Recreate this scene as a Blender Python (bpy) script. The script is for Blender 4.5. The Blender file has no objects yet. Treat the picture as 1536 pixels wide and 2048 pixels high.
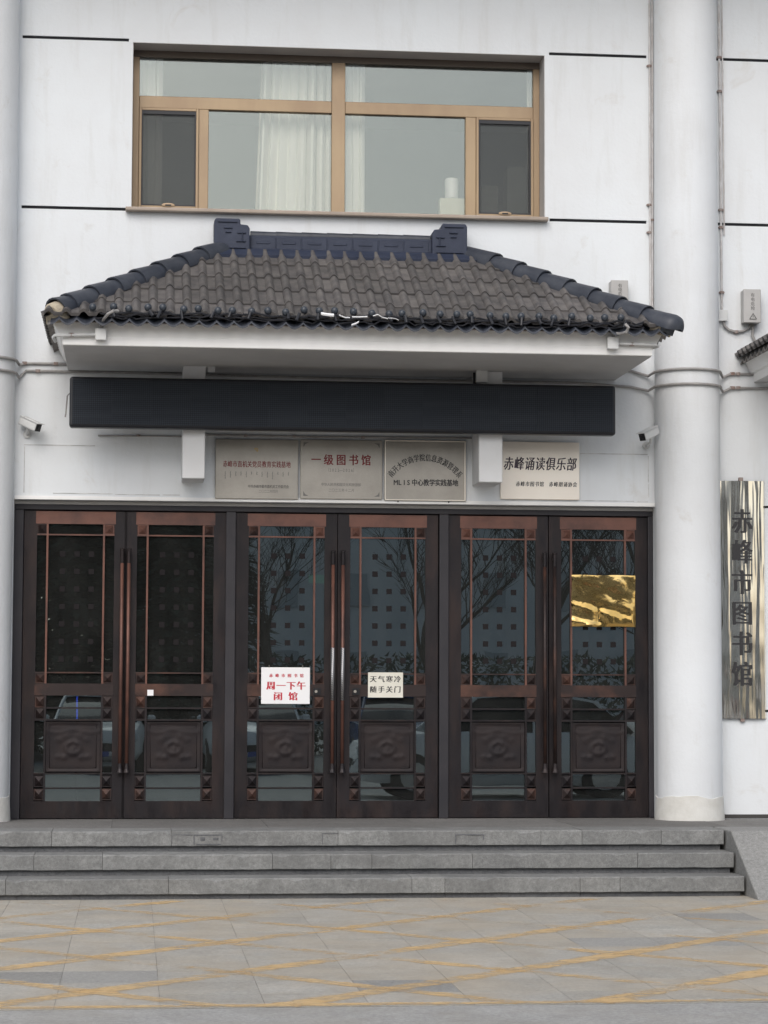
import bpy, bmesh, math, random
from math import sin, cos, pi, radians, atan2, sqrt, hypot
from mathutils import Vector, Matrix
random.seed(7)
sc = bpy.context.scene
COL = sc.collection

# ------------------------------------------------------------------ camera
CX, CD, CH = -2.0413, 19.2849, 1.4960
YAW, PITCH, ROLL, FPX = 0.105457, 0.076125, 0.003546, 4700.0
_f = Vector((sin(YAW)*cos(PITCH), cos(YAW)*cos(PITCH), sin(PITCH)))
_r0 = Vector((cos(YAW), -sin(YAW), 0)); _u0 = _r0.cross(_f)
_r = _r0*cos(ROLL) + _u0*sin(ROLL); _u = -_r0*sin(ROLL) + _u0*cos(ROLL)
CAMLOC = Vector((CX, -CD, CH))
cam = bpy.data.cameras.new('camera'); camo = bpy.data.objects.new('camera', cam); COL.objects.link(camo)
cam.sensor_fit = 'VERTICAL'; cam.sensor_height = 24.0; cam.lens = FPX*24.0/2048.0
cam.clip_start = 0.1; cam.clip_end = 2000
camo.matrix_world = Matrix(((_r.x, _u.x, -_f.x, CAMLOC.x), (_r.y, _u.y, -_f.y, CAMLOC.y), (_r.z, _u.z, -_f.z, CAMLOC.z), (0, 0, 0, 1)))
sc.camera = camo

# ------------------------------------------------------------------ sky, sun, exposure
SUN_EL, SUN_AZ = radians(42), radians(196)          # azimuth clockwise from +Y
w = bpy.data.worlds.new('World'); sc.world = w; w.use_nodes = True
nt = w.node_tree; nt.nodes.clear()
sky = nt.nodes.new('ShaderNodeTexSky'); sky.sky_type = 'NISHITA'; sky.sun_disc = False
sky.sun_elevation = SUN_EL; sky.sun_rotation = SUN_AZ; sky.air_density = 1.0; sky.dust_density = 3.0; sky.ozone_density = 1.0
hs = nt.nodes.new('ShaderNodeHueSaturation'); hs.inputs['Saturation'].default_value = 0.55
bg = nt.nodes.new('ShaderNodeBackground'); bg.inputs['Strength'].default_value = 0.14
ow = nt.nodes.new('ShaderNodeOutputWorld')
nt.links.new(sky.outputs[0], hs.inputs['Color']); nt.links.new(hs.outputs[0], bg.inputs['Color']); nt.links.new(bg.outputs[0], ow.inputs[0])
sl = bpy.data.lights.new('sun', 'SUN'); sl.energy = 1.0; sl.angle = radians(50); sl.color = (1.0, 0.97, 0.93)
so = bpy.data.objects.new('sun', sl); COL.objects.link(so)
sd = Vector((sin(SUN_AZ)*cos(SUN_EL), cos(SUN_AZ)*cos(SUN_EL), sin(SUN_EL)))
so.rotation_euler = sd.to_track_quat('Z', 'Y').to_euler(); so.location = (0, -30, 40)
sc.view_settings.view_transform = 'Standard'; sc.view_settings.look = 'None'; sc.view_settings.gamma = 1
sc.view_settings.use_curve_mapping = False; sc.view_settings.exposure = 0.27
sc.cycles.max_bounces = 7; sc.cycles.diffuse_bounces = 4; sc.cycles.glossy_bounces = 3; sc.cycles.transparent_max_bounces = 10
sc.cycles.caustics_reflective = False; sc.cycles.caustics_refractive = False

# ------------------------------------------------------------------ helpers
def ray(px, py):
    return _f + _r*((px-768)/FPX) - _u*((py-1024)/FPX)
def PY(px, py, Y=0.0):                       # photo pixel -> point on the upright plane y = Y
    d = ray(px, py); return CAMLOC + d*((Y-CAMLOC.y)/d.y)
def PZ(px, py, Z=0.0):
    d = ray(px, py); return CAMLOC + d*((Z-CAMLOC.z)/d.z)

PW = {}
class MB:
    def __init__(s): s.v = []; s.f = []
    def add(s, vs, fs):
        o = len(s.v); s.v += [tuple(v) for v in vs]; s.f += [tuple(i+o for i in f) for f in fs]; return s
    def box(s, x0, x1, y0, y1, z0, z1):
        if x0 > x1: x0, x1 = x1, x0
        if y0 > y1: y0, y1 = y1, y0
        if z0 > z1: z0, z1 = z1, z0
        return s.add([(x0,y0,z0),(x1,y0,z0),(x1,y1,z0),(x0,y1,z0),(x0,y0,z1),(x1,y0,z1),(x1,y1,z1),(x0,y1,z1)],
                     [(0,3,2,1),(4,5,6,7),(0,1,5,4),(1,2,6,5),(2,3,7,6),(3,0,4,7)])
    def quad(s, a, b, c, d): return s.add([a,b,c,d], [(0,1,2,3)])
    def loft(s, rings, cap=True):
        n = len(rings[0]); vs = [p for r in rings for p in r]; fs = []
        for k in range(len(rings)-1):
            for i in range(n):
                j = (i+1) % n
                fs.append((k*n+i, k*n+j, (k+1)*n+j, (k+1)*n+i))
        if cap: fs.append(tuple(range(n-1,-1,-1))); fs.append(tuple((len(rings)-1)*n+i for i in range(n)))
        return s.add(vs, fs)
    def tube(s, pts, r, n=8, cap=True):
        pts = [Vector(p) for p in pts]; rings = []
        up = Vector((0.13, 0.21, 0.97))
        rr = r if isinstance(r, (list, tuple)) else [r]*len(pts)
        for i, p in enumerate(pts):
            t = (pts[min(i+1, len(pts)-1)] - pts[max(i-1, 0)])
            if t.length < 1e-9: t = Vector((0,0,1))
            t.normalize()
            a = t.cross(up)
            if a.length < 0.05: a = t.cross(Vector((1,0,0)))
            a.normalize(); b = t.cross(a)
            rings.append([p + (a*cos(2*pi*k/n) + b*sin(2*pi*k/n))*rr[i] for k in range(n)])
        return s.loft(rings, cap)
    def lathe(s, prof, n=16, c=(0,0,0), axis='z'):
        rings = []
        for r, h in prof:
            ring = []
            for k in range(n):
                a = 2*pi*k/n
                if axis == 'z': q = (r*cos(a), r*sin(a), h)
                elif axis == 'y': q = (r*cos(a), h, -r*sin(a))
                else: q = (h, r*cos(a), r*sin(a))
                ring.append((q[0]+c[0], q[1]+c[1], q[2]+c[2]))
            rings.append(ring)
        return s.loft(rings)
    def prism(s, poly, y0, y1):              # poly in (x,z), extruded along y
        return s.loft([[(x, y0, z) for x, z in poly], [(x, y1, z) for x, z in poly]])
    def mesh(s, name):
        m = bpy.data.meshes.new(name); m.from_pydata(s.v, [], s.f)
        bm = bmesh.new(); bm.from_mesh(m); bmesh.ops.recalc_face_normals(bm, faces=bm.faces); bm.to_mesh(m); bm.free()
        return m

def add(name, mb, mat, parent=None, loc=None, rot=None, local=False, smooth=False, bevel=0, seg=1):
    m = mb.mesh(name) if isinstance(mb, MB) else mb
    if mat is not None and len(m.materials) == 0: m.materials.append(mat)
    o = bpy.data.objects.new(name, m); COL.objects.link(o)
    if loc is not None: o.location = loc
    if rot is not None: o.rotation_euler = rot
    if parent is not None:
        o.parent = parent
        if not local: o.matrix_parent_inverse = Matrix.Translation(-PW.get(parent, Vector((0,0,0))))
    base = PW.get(parent, Vector((0,0,0))) if (local and parent is not None) else Vector((0,0,0))
    PW[o] = base + (Vector(loc) if loc is not None else Vector((0,0,0)))
    if smooth:
        for p in m.polygons: p.use_smooth = True
        try: m.set_sharp_from_angle(angle=radians(40))
        except Exception: pass
    if bevel:
        b = o.modifiers.new('bevel', 'BEVEL'); b.width = bevel; b.segments = seg; b.limit_method = 'ANGLE'; b.angle_limit = radians(35)
        if seg > 1 or smooth: b.harden_normals = False
    return o
def tag(o, label=None, cat=None, group=None, kind=None):
    if label: o['label'] = label
    if cat: o['category'] = cat
    if group: o['group'] = group
    if kind: o['kind'] = kind
    return o
def thing(name, loc, label, cat, group=None):
    o = bpy.data.objects.new(name, None); COL.objects.link(o); o.location = loc; o.empty_display_size = 0.1
    PW[o] = Vector(loc); return tag(o, label, cat, group)
def box(*a): return MB().box(*a)

# ------------------------------------------------------------------ materials
def newmat(name):
    m = bpy.data.materials.new(name); m.use_nodes = True
    n = m.node_tree; n.nodes.clear()
    out = n.nodes.new('ShaderNodeOutputMaterial'); b = n.nodes.new('ShaderNodeBsdfPrincipled')
    n.links.new(b.outputs[0], out.inputs[0]); return m, n, b, out
def c4(c): return (c[0], c[1], c[2], 1)
def coords(n, rnd=True, stretch=(1,1,1)):
    tc = n.nodes.new('ShaderNodeTexCoord'); src = tc.outputs['Object']
    if rnd:
        oi = n.nodes.new('ShaderNodeObjectInfo'); mu = n.nodes.new('ShaderNodeMath'); mu.operation = 'MULTIPLY'; mu.inputs[1].default_value = 37.0
        n.links.new(oi.outputs['Random'], mu.inputs[0])
        va = n.nodes.new('ShaderNodeVectorMath'); va.operation = 'ADD'
        n.links.new(src, va.inputs[0]); n.links.new(mu.outputs[0], va.inputs[1]); src = va.outputs[0]
    mp = n.nodes.new('ShaderNodeMapping'); mp.inputs['Scale'].default_value = stretch
    n.links.new(src, mp.inputs['Vector']); return mp.outputs[0]
def noise(n, vec, scale, detail=5, rough=0.6, dist=0.0):
    t = n.nodes.new('ShaderNodeTexNoise'); t.inputs['Scale'].default_value = scale; t.inputs['Detail'].default_value = detail
    t.inputs['Roughness'].default_value = rough; t.inputs['Distortion'].default_value = dist
    n.links.new(vec, t.inputs['Vector']); return t.outputs['Fac']
def ramp(n, fac, stops):
    r = n.nodes.new('ShaderNodeValToRGB'); e = r.color_ramp.elements
    e[0].position = stops[0][0]; e[0].color = c4(stops[0][1]); e[1].position = stops[-1][0]; e[1].color = c4(stops[-1][1])
    for p, c in stops[1:-1]:
        x = e.new(p); x.color = c4(c)
    n.links.new(fac, r.inputs['Fac']); return r.outputs['Color']
def mixc(n, fac, a, b, mode='MIX'):
    x = n.nodes.new('ShaderNodeMix'); x.data_type = 'RGBA'; x.blend_type = mode
    for s, v in ((x.inputs[0], fac), (x.inputs[6], a), (x.inputs[7], b)):
        if hasattr(v, 'is_output') or isinstance(v, bpy.types.NodeSocket): n.links.new(v, s)
        elif isinstance(v, (int, float)): s.default_value = v
        else: s.default_value = c4(v)
    return x.outputs[2]
def bump(n, b, h, strength=0.2, dist=0.01):
    x = n.nodes.new('ShaderNodeBump'); x.inputs['Strength'].default_value = strength; x.inputs['Distance'].default_value = dist
    n.links.new(h, x.inputs['Height']); n.links.new(x.outputs[0], b.inputs['Normal'])
def M(name, c1, c2=None, scale=6, rough=0.6, metal=0.0, bmp=0.0, bscale=80, stretch=(1,1,1), lo=0.35, hi=0.65, rnd=0.0, rrange=0.0, spec=0.5, grain=0.0, dist=0.0):
    m, n, b, out = newmat(name)
    v = coords(n, True, stretch)
    col = None
    if c2 is not None:
        col = ramp(n, noise(n, v, scale, 6, 0.6, dist), [(lo, c1), (hi, c2)])
    if grain:
        g = noise(n, v, 220, 2); gr = ramp(n, g, [(0.3, (1-grain,)*3), (0.7, (1+grain,)*3)])
        col = mixc(n, 1.0, col if col is not None else c1, gr, 'MULTIPLY')
    if rnd:
        oi = n.nodes.new('ShaderNodeObjectInfo'); mr = n.nodes.new('ShaderNodeMapRange')
        mr.inputs[3].default_value = 1-rnd; mr.inputs[4].default_value = 1+rnd
        n.links.new(oi.outputs['Random'], mr.inputs[0])
        cb = n.nodes.new('ShaderNodeCombineColor')
        for k in range(3): n.links.new(mr.outputs[0], cb.inputs[k])
        col = mixc(n, 1.0, col if col is not None else c1, cb.outputs[0], 'MULTIPLY')
    if col is not None: n.links.new(col, b.inputs['Base Color'])
    else: b.inputs['Base Color'].default_value = c4(c1)
    b.inputs['Roughness'].default_value = rough; b.inputs['Metallic'].default_value = metal
    b.inputs['Specular IOR Level'].default_value = spec
    if rrange:
        mr = n.nodes.new('ShaderNodeMapRange'); mr.inputs[1].default_value = .3; mr.inputs[2].default_value = .7
        mr.inputs[3].default_value = max(0.02, rough-rrange); mr.inputs[4].default_value = min(1, rough+rrange)
        n.links.new(noise(n, v, scale*1.7), mr.inputs[0]); n.links.new(mr.outputs[0], b.inputs['Roughness'])
    if bmp: bump(n, b, noise(n, v, bscale, 4), bmp, 0.01)
    return m
def glassmat(name, tint, refl, wob=0.0, rough=0.0, rcol=(0.9, 0.95, 0.95), dust=0.0):
    m = bpy.data.materials.new(name); m.use_nodes = True; n = m.node_tree; n.nodes.clear()
    out = n.nodes.new('ShaderNodeOutputMaterial'); mx = n.nodes.new('ShaderNodeMixShader')
    t = n.nodes.new('ShaderNodeBsdfTransparent'); t.inputs[0].default_value = c4(tint)
    g = n.nodes.new('ShaderNodeBsdfGlossy'); g.inputs['Color'].default_value = c4(rcol); g.inputs['Roughness'].default_value = rough
    fr = n.nodes.new('ShaderNodeFresnel'); fr.inputs[0].default_value = 1.5
    ad = n.nodes.new('ShaderNodeMath'); ad.operation = 'ADD'; ad.use_clamp = True; ad.inputs[1].default_value = refl
    n.links.new(fr.outputs[0], ad.inputs[0]); n.links.new(ad.outputs[0], mx.inputs[0])
    n.links.new(t.outputs[0], mx.inputs[1]); n.links.new(g.outputs[0], mx.inputs[2]); n.links.new(mx.outputs[0], out.inputs[0])
    if dust:  # grey dust film, mixed in to veil and lift the black panes
        df_ = n.nodes.new('ShaderNodeBsdfDiffuse'); df_.inputs[0].default_value = (0.46, 0.47, 0.45, 1); m2 = n.nodes.new('ShaderNodeMixShader')
        dr = n.nodes.new('ShaderNodeMapRange'); dr.inputs[1].default_value = .3; dr.inputs[2].default_value = .75; dr.inputs[3].default_value = dust*.55; dr.inputs[4].default_value = dust*1.6
        n.links.new(noise(n, coords(n, True, (1.5, 1.5, .5)), 3.0, 6, 0.65, 0.3), dr.inputs[0]); n.links.new(dr.outputs[0], m2.inputs[0])
        n.links.new(mx.outputs[0], m2.inputs[1]); n.links.new(df_.outputs[0], m2.inputs[2]); n.links.new(m2.outputs[0], out.inputs[0])
    if wob:
        v = coords(n, True); x = n.nodes.new('ShaderNodeBump'); x.inputs['Strength'].default_value = wob; x.inputs['Distance'].default_value = 0.02
        n.links.new(noise(n, v, 2.2, 1, 0.4), x.inputs['Height']); n.links.new(x.outputs[0], g.inputs['Normal'])
    return m

def wallmat(name, base, dirt, damp):
    m, n, b, out = newmat(name)
    v = coords(n, False); vs = coords(n, False, (1.3, 1.3, 0.16))
    big = ramp(n, noise(n, v, 0.9, 5, 0.62), [(0.38, base), (0.72, dirt)])
    st = ramp(n, noise(n, vs, 5.0, 5, 0.65), [(0.52, (1,1,1)), (0.8, (0.90,0.888,0.865))])
    col = mixc(n, 1.0, big, st, 'MULTIPLY')
    patch = ramp(n, noise(n, v, 2.7, 8, 0.7, 0.6), [(0.60, (0,0,0)), (0.74, (1,1,1))])
    pm = n.nodes.new('ShaderNodeMath'); pm.operation = 'MULTIPLY'; pm.inputs[1].default_value = 0.65
    n.links.new(patch, pm.inputs[0])
    col = mixc(n, pm.outputs[0], col, damp)
    n.links.new(col, b.inputs['Base Color']); b.inputs['Roughness'].default_value = 0.85; b.inputs['Specular IOR Level'].default_value = 0.25
    mxh = n.nodes.new('ShaderNodeMath'); mxh.operation = 'ADD'
    n.links.new(noise(n, v, 34, 5), mxh.inputs[0]); n.links.new(noise(n, v, 2.1, 3), mxh.inputs[1])
    bump(n, b, mxh.outputs[0], 0.22, 0.012); return m

WALL = wallmat('white_wall_paint', (0.735, 0.765, 0.79), (0.69, 0.705, 0.72), (0.61, 0.60, 0.58))
COLM = wallmat('white_column_paint', (0.72, 0.745, 0.77), (0.65, 0.665, 0.68), (0.57, 0.56, 0.54))
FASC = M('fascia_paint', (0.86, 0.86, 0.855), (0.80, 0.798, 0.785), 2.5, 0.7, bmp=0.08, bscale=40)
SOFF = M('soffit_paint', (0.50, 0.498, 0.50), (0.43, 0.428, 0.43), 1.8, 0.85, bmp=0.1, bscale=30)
POST = M('post_paint', (0.72, 0.73, 0.745), (0.66, 0.665, 0.67), 3, 0.7, bmp=0.06, bscale=40)
BASEM = M('worn_column_base', (0.67, 0.665, 0.635), (0.52, 0.505, 0.46), 5, 0.85, bmp=0.5, bscale=18, lo=.4, hi=.8)
DARKG = M('groove_dark', (0.012, 0.012, 0.016), rough=0.8)
SEAM = M('seam_grey', (0.40, 0.40, 0.40), (0.62, 0.62, 0.62), 9, 0.8, lo=.35, hi=.6)
LINING = M('window_lining', (0.46, 0.45, 0.45), (0.52, 0.51, 0.505), 3, 0.55)
ALU = M('bronze_aluminium', (0.40, 0.295, 0.185), (0.33, 0.235, 0.15), 3, 0.42, 0.25, stretch=(1,1,.4))
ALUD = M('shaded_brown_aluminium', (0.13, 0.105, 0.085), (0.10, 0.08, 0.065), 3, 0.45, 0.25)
BLACKF = M('black_screen_frame', (0.02, 0.021, 0.026), rough=0.5)
SCREEN, _n, _b, _o = newmat('insect_screen')
_b.inputs['Base Color'].default_value = (0.055, 0.058, 0.062, 1); _b.inputs['Roughness'].default_value = 0.8
_t = _n.nodes.new('ShaderNodeBsdfTransparent'); _m = _n.nodes.new('ShaderNodeMixShader'); _m.inputs[0].default_value = 0.62
_n.links.new(_t.outputs[0], _m.inputs[1]); _n.links.new(_b.outputs[0], _m.inputs[2]); _n.links.new(_m.outputs[0], _o.inputs[0])
WGLASS = glassmat('window_glass', (0.985, 0.985, 0.955), 0.105, 0.02, 0.0, (0.86, 0.92, 0.88))
DGLASS = glassmat('door_glass', (0.32, 0.36, 0.36), 0.15, 0.03, 0.0, (0.80, 0.95, 0.97), 0.026)
CURT = M('curtain_cloth', (0.92, 0.91, 0.87), (0.88, 0.87, 0.83), 3, 0.9)
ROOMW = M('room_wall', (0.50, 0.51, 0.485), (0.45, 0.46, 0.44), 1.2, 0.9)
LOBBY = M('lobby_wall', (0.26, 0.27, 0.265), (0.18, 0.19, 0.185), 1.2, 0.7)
TILE = M('roof_tile_clay', (0.056, 0.053, 0.055), (0.132, 0.122, 0.116), 9, 0.72, bmp=0.35, bscale=45, rnd=0.24, lo=.3, hi=.7)
HIPM = M('hip_tile_glaze', (0.022, 0.027, 0.040), (0.046, 0.052, 0.066), 6, 0.5, bmp=0.15, bscale=40, rnd=0.12)
RIDGE = M('ridge_blue_grey', (0.015, 0.022, 0.046), (0.026, 0.035, 0.064), 7, 0.6, bmp=0.2, bscale=60)
MORTAR = M('mortar', (0.50, 0.44, 0.33), (0.36, 0.31, 0.24), 14, 0.95, bmp=0.6, bscale=40)
EAVES = M('lit_side_eave_tile', (0.27, 0.255, 0.24), (0.17, 0.16, 0.155), 9, 0.85, bmp=.3, bscale=30)  # paler tile copy, the lit underside of the side eaves put into its colour
BOARD = M('eave_underside', (0.22, 0.19, 0.17), (0.12, 0.10, 0.09), 9, 0.9, bmp=.3, bscale=30)
LEDM, _n, _b, _o = newmat('led_screen')
_b.inputs['Roughness'].default_value = 0.7; _b.inputs['Specular IOR Level'].default_value = 0.2
_v = coords(_n, False); _fa = []
for _dir in ('X', 'Z'):
    _w = _n.nodes.new('ShaderNodeTexWave'); _w.bands_direction = _dir; _w.inputs['Scale'].default_value = 19.0; _n.links.new(_v, _w.inputs['Vector'])
    _fa.append(ramp(_n, _w.outputs['Fac'], [(0.1, (.72,)*3), (0.6, (1.12,)*3)]))
_c = mixc(_n, 1.0, ramp(_n, noise(_n, coords(_n, True, (.3, 1, 5)), 3, 4), [(.35, (.026, .031, .040)), (.65, (.033, .039, .049))]), _fa[0], 'MULTIPLY')
_n.links.new(mixc(_n, 1.0, _c, _fa[1], 'MULTIPLY'), _b.inputs['Base Color'])
LEDF = M('led_frame', (0.009, 0.010, 0.015), rough=0.4)
BRONZE = M('dark_bronze', (0.016, 0.013, 0.015), (0.044, 0.027, 0.023), 3.0, 0.42, 0.45, bmp=0.12, bscale=40, lo=.45, hi=.85, rrange=.12, rnd=.12, stretch=(2,2,.7))
COPPER = M('worn_copper', (0.165, 0.076, 0.056), (0.050, 0.031, 0.029), 4.2, 0.48, 0.3, bmp=0.12, bscale=40, lo=.42, hi=.8, rrange=.12, stretch=(1,1,1))
COPPERD = M('dull_copper', (0.030, 0.020, 0.019), (0.135, 0.062, 0.042), 3.4, 0.45, 0.4, bmp=0.12, bscale=40, lo=.48, hi=.78, rrange=.12)
DFRAME = M('door_frame_steel', (0.022, 0.021, 0.026), (0.034, 0.031, 0.036), 3, 0.5, 0.2)
PANEL = M('carved_panel_bronze', (0.020, 0.017, 0.019), (0.030, 0.023, 0.023), 6, 0.6, 0.2, spec=.25, bmp=.15, bscale=60)
DECAL = M('square_sticker', (0.012, 0.010, 0.011), rough=0.7, spec=.2)
SILVER, _n, _b, _o = newmat('twisted_steel')
_b.inputs['Metallic'].default_value = 0.9; _b.inputs['Roughness'].default_value = 0.28
_v = coords(_n, False, (1, 1, 1)); _w = _n.nodes.new('ShaderNodeTexWave'); _w.bands_direction = 'DIAGONAL'; _w.inputs['Scale'].default_value = 34
_n.links.new(_v, _w.inputs['Vector']); _c = ramp(_n, _w.outputs['Fac'], [(0.2, (0.16,0.16,0.17)), (0.8, (0.75,0.75,0.76))])
_n.links.new(_c, _b.inputs['Base Color']); bump(_n, _b, _w.outputs['Fac'], 0.6, 0.004)
STEEL = M('brushed_steel', (0.40, 0.375, 0.335), (0.33, 0.31, 0.275), 3, 0.42, 0.55, stretch=(1,1,1), bmp=0.05, bscale=30, grain=0.05)
STEELB = M('sky_bright_brass_steel', (0.96, 0.89, 0.79), (0.92, 0.84, 0.74), 2.5, 0.32, 0.25, bmp=0.03, bscale=3)  # brightness of the mirrored sky put into the base colour
RED = M('red_print', (0.22, 0.018, 0.022), (0.16, 0.02, 0.025), 30, 0.6)
REDB = M('bright_red_print', (0.55, 0.03, 0.05), (0.45, 0.03, 0.05), 30, 0.6)
INK = M('black_print', (0.022, 0.021, 0.023), rough=0.5)
PURP = M('dark_purple_print', (0.045, 0.022, 0.05), (0.03,0.02,0.025), 20, 0.5)
GREYI = M('grey_print', (0.16, 0.155, 0.15), rough=0.6)
YELP = M('yellow_print', (0.50, 0.33, 0.08), rough=0.5)
PAPERW = M('white_board', (0.84, 0.84, 0.85), rough=0.45)
PAPERC = M('cream_paper', (0.74, 0.72, 0.64), (0.68, 0.66, 0.58), 6, 0.8)
PLASTIC = M('grey_white_plastic', (0.62, 0.63, 0.63), (0.55, 0.555, 0.55), 5, 0.45)
BOXG = M('grey_box_metal', (0.46, 0.45, 0.44), (0.40, 0.39, 0.38), 4, 0.5, 0.2)
CABLE = M('grey_cable', (0.27, 0.26, 0.255), (0.36, 0.35, 0.34), 12, 0.6)
PIPEW = M('painted_pipe', (0.60, 0.595, 0.60), (0.46, 0.43, 0.42), 9, 0.55)
RUSTP = M('rusty_clip', (0.20, 0.13, 0.11), (0.33, 0.29, 0.27), 20, 0.8)
BLK = M('black_plastic', (0.012, 0.012, 0.014), rough=0.3)
BULB = M('bulb_plastic', (0.035, 0.043, 0.056), rough=0.35)
WIREB = M('black_wire', (0.012, 0.013, 0.018), rough=0.5)
SHRED = M('torn_white_plastic', (0.85, 0.86, 0.88), rough=0.35)

def stonemat(name, a, b2, mottled, spec_scale=220, rnd=0.1, bmpv=0.25, dust=None, dscale=0.8, dlo=.46, dhi=.70, damt=.7):
    m, n, b, out = newmat(name)
    v = coords(n, True)
    col = ramp(n, noise(n, v, 2.6, 6, 0.65), [(0.3, a), (0.7, b2)])
    sp = ramp(n, noise(n, v, spec_scale, 2, 0.7), [(0.3, (0.78,)*3), (0.7, (1.2,)*3)])
    col = mixc(n, 1.0, col, sp, 'MULTIPLY')
    gr_ = ramp(n, noise(n, v, 42, 9, 0.82), [(0.34, (0.68,)*3), (0.66, (1.30,)*3)])
    col = mixc(n, 1.0, col, gr_, 'MULTIPLY')
    stn = ramp(n, noise(n, v, 6.5, 7, 0.72, 0.8), [(0.53, (0,0,0)), (0.72, (1,1,1))])
    mm = n.nodes.new('ShaderNodeMath'); mm.operation = 'MULTIPLY'; mm.inputs[1].default_value = 0.6; n.links.new(stn, mm.inputs[0])
    col = mixc(n, mm.outputs[0], col, mottled)
    oi = n.nodes.new('ShaderNodeObjectInfo'); mr = n.nodes.new('ShaderNodeMapRange'); mr.inputs[3].default_value = 1-rnd; mr.inputs[4].default_value = 1+rnd
    n.links.new(oi.outputs['Random'], mr.inputs[0]); cb = n.nodes.new('ShaderNodeCombineColor')
    for k in range(3): n.links.new(mr.outputs[0], cb.inputs[k])
    col = mixc(n, 1.0, col, cb.outputs[0], 'MULTIPLY')
    if dust is not None:
        ge = n.nodes.new('ShaderNodeNewGeometry')
        for sc_, sd_ in ((dscale, 8), (dscale*4.3, 6)):
            dm = n.nodes.new('ShaderNodeMapRange'); dm.inputs[1].default_value = dlo; dm.inputs[2].default_value = dhi; dm.inputs[4].default_value = damt
            n.links.new(noise(n, ge.outputs['Position'], sc_, sd_, 0.72, 0.4), dm.inputs[0]); col = mixc(n, dm.outputs[0], col, dust if sc_ == dscale else tuple(.62*q for q in dust)); damt *= .5
    n.links.new(col, b.inputs['Base Color']); b.inputs['Roughness'].default_value = 0.85; b.inputs['Specular IOR Level'].default_value = 0.25
    bump(n, b, noise(n, v, 60, 6, 0.7), bmpv, 0.008); return m
STEPM = stonemat('grey_granite_step', (0.185, 0.188, 0.186), (0.24, 0.242, 0.236), (0.30, 0.30, 0.292), rnd=0.10, dust=(0.14, 0.14, 0.138), dscale=2.2)
RISER = stonemat('dark_granite_riser', (0.11, 0.113, 0.122), (0.15, 0.153, 0.158), (0.18, 0.18, 0.178))
FLOORM = stonemat('terrace_stone', (0.145, 0.142, 0.137), (0.185, 0.18, 0.174), (0.125, 0.12, 0.117))
PAVE = stonemat('paving_stone', (0.335, 0.326, 0.300), (0.42, 0.406, 0.372), (0.29, 0.284, 0.266), rnd=0.07, dust=(0.43, 0.372, 0.288), dlo=.42, dhi=.66)
PAVED = stonemat('paving_stone_dark', (0.265, 0.260, 0.246), (0.315, 0.308, 0.291), (0.225, 0.221, 0.212), rnd=0.08)
BED = stonemat('joint_bed', (0.14, 0.13, 0.115), (0.28, 0.27, 0.25), (0.08, 0.075, 0.07))
ROAD = stonemat('concrete_road', (0.325, 0.322, 0.310), (0.385, 0.38, 0.366), (0.29, 0.288, 0.28), rnd=0.0, dust=(0.33, 0.31, 0.275), dscale=1.2)
RAMPM = stonemat('cement_ramp', (0.235, 0.235, 0.23), (0.275, 0.275, 0.267), (0.215, 0.215, 0.21), rnd=0.0, bmpv=0.12)

def paintmat(shift):
    m, n, b, out = newmat('worn_yellow_paint')
    v = coords(n, False)
    col = ramp(n, noise(n, v, 5, 5), [(0.3, (0.66, 0.435, 0.19)), (0.7, (0.66, 0.49, 0.275))])
    n.links.new(col, b.inputs['Base Color']); b.inputs['Roughness'].default_value = 0.8
    t = n.nodes.new('ShaderNodeBsdfTransparent'); mx = n.nodes.new('ShaderNodeMixShader')
    f1 = noise(n, coords(n, False, (1, 1.6, 1)), 7.5, 9, 0.80, 0.5); f2 = noise(n, v, 1.3, 5, 0.62)
    ad = n.nodes.new('ShaderNodeMath'); ad.operation = 'ADD'; n.links.new(f1, ad.inputs[0]); n.links.new(f2, ad.inputs[1])
    tc = n.nodes.new('ShaderNodeTexCoord'); sx = n.nodes.new('ShaderNodeSeparateXYZ'); n.links.new(tc.outputs['Object'], sx.inputs[0])
    wr = n.nodes.new('ShaderNodeMapRange'); wr.inputs[1].default_value = -2.0; wr.inputs[2].default_value = -7.8; wr.inputs[3].default_value = -0.06+shift; wr.inputs[4].default_value = 0.06+shift
    n.links.new(sx.outputs['Y'], wr.inputs[0])           # traffic wears the paint most beside the steps
    a2 = n.nodes.new('ShaderNodeMath'); a2.operation = 'ADD'; n.links.new(ad.outputs[0], a2.inputs[0]); n.links.new(wr.outputs[0], a2.inputs[1])
    eg = n.nodes.new('ShaderNodeAttribute'); eg.attribute_name = 'edge'
    e2 = n.nodes.new('ShaderNodeMath'); e2.operation = 'MULTIPLY_ADD'; e2.inputs[1].default_value = 0.34; e2.inputs[2].default_value = -0.26
    n.links.new(eg.outputs['Fac'], e2.inputs[0])
    a3 = n.nodes.new('ShaderNodeMath'); a3.operation = 'ADD'; n.links.new(a2.outputs[0], a3.inputs[0]); n.links.new(e2.outputs[0], a3.inputs[1])
    mr = n.nodes.new('ShaderNodeMapRange'); mr.inputs[1].default_value = 0.93; mr.inputs[2].default_value = 1.22; mr.inputs[3].default_value = 0.0; mr.inputs[4].default_value = 0.80
    n.links.new(a3.outputs[0], mr.inputs[0]); n.links.new(mr.outputs[0], mx.inputs[0])
    n.links.new(t.outputs[0], mx.inputs[1]); n.links.new(b.outputs[0], mx.inputs[2]); n.links.new(mx.outputs[0], out.inputs[0])
    return m
YELLOW = paintmat(0.0); YELLOWF = paintmat(-0.05)

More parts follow.
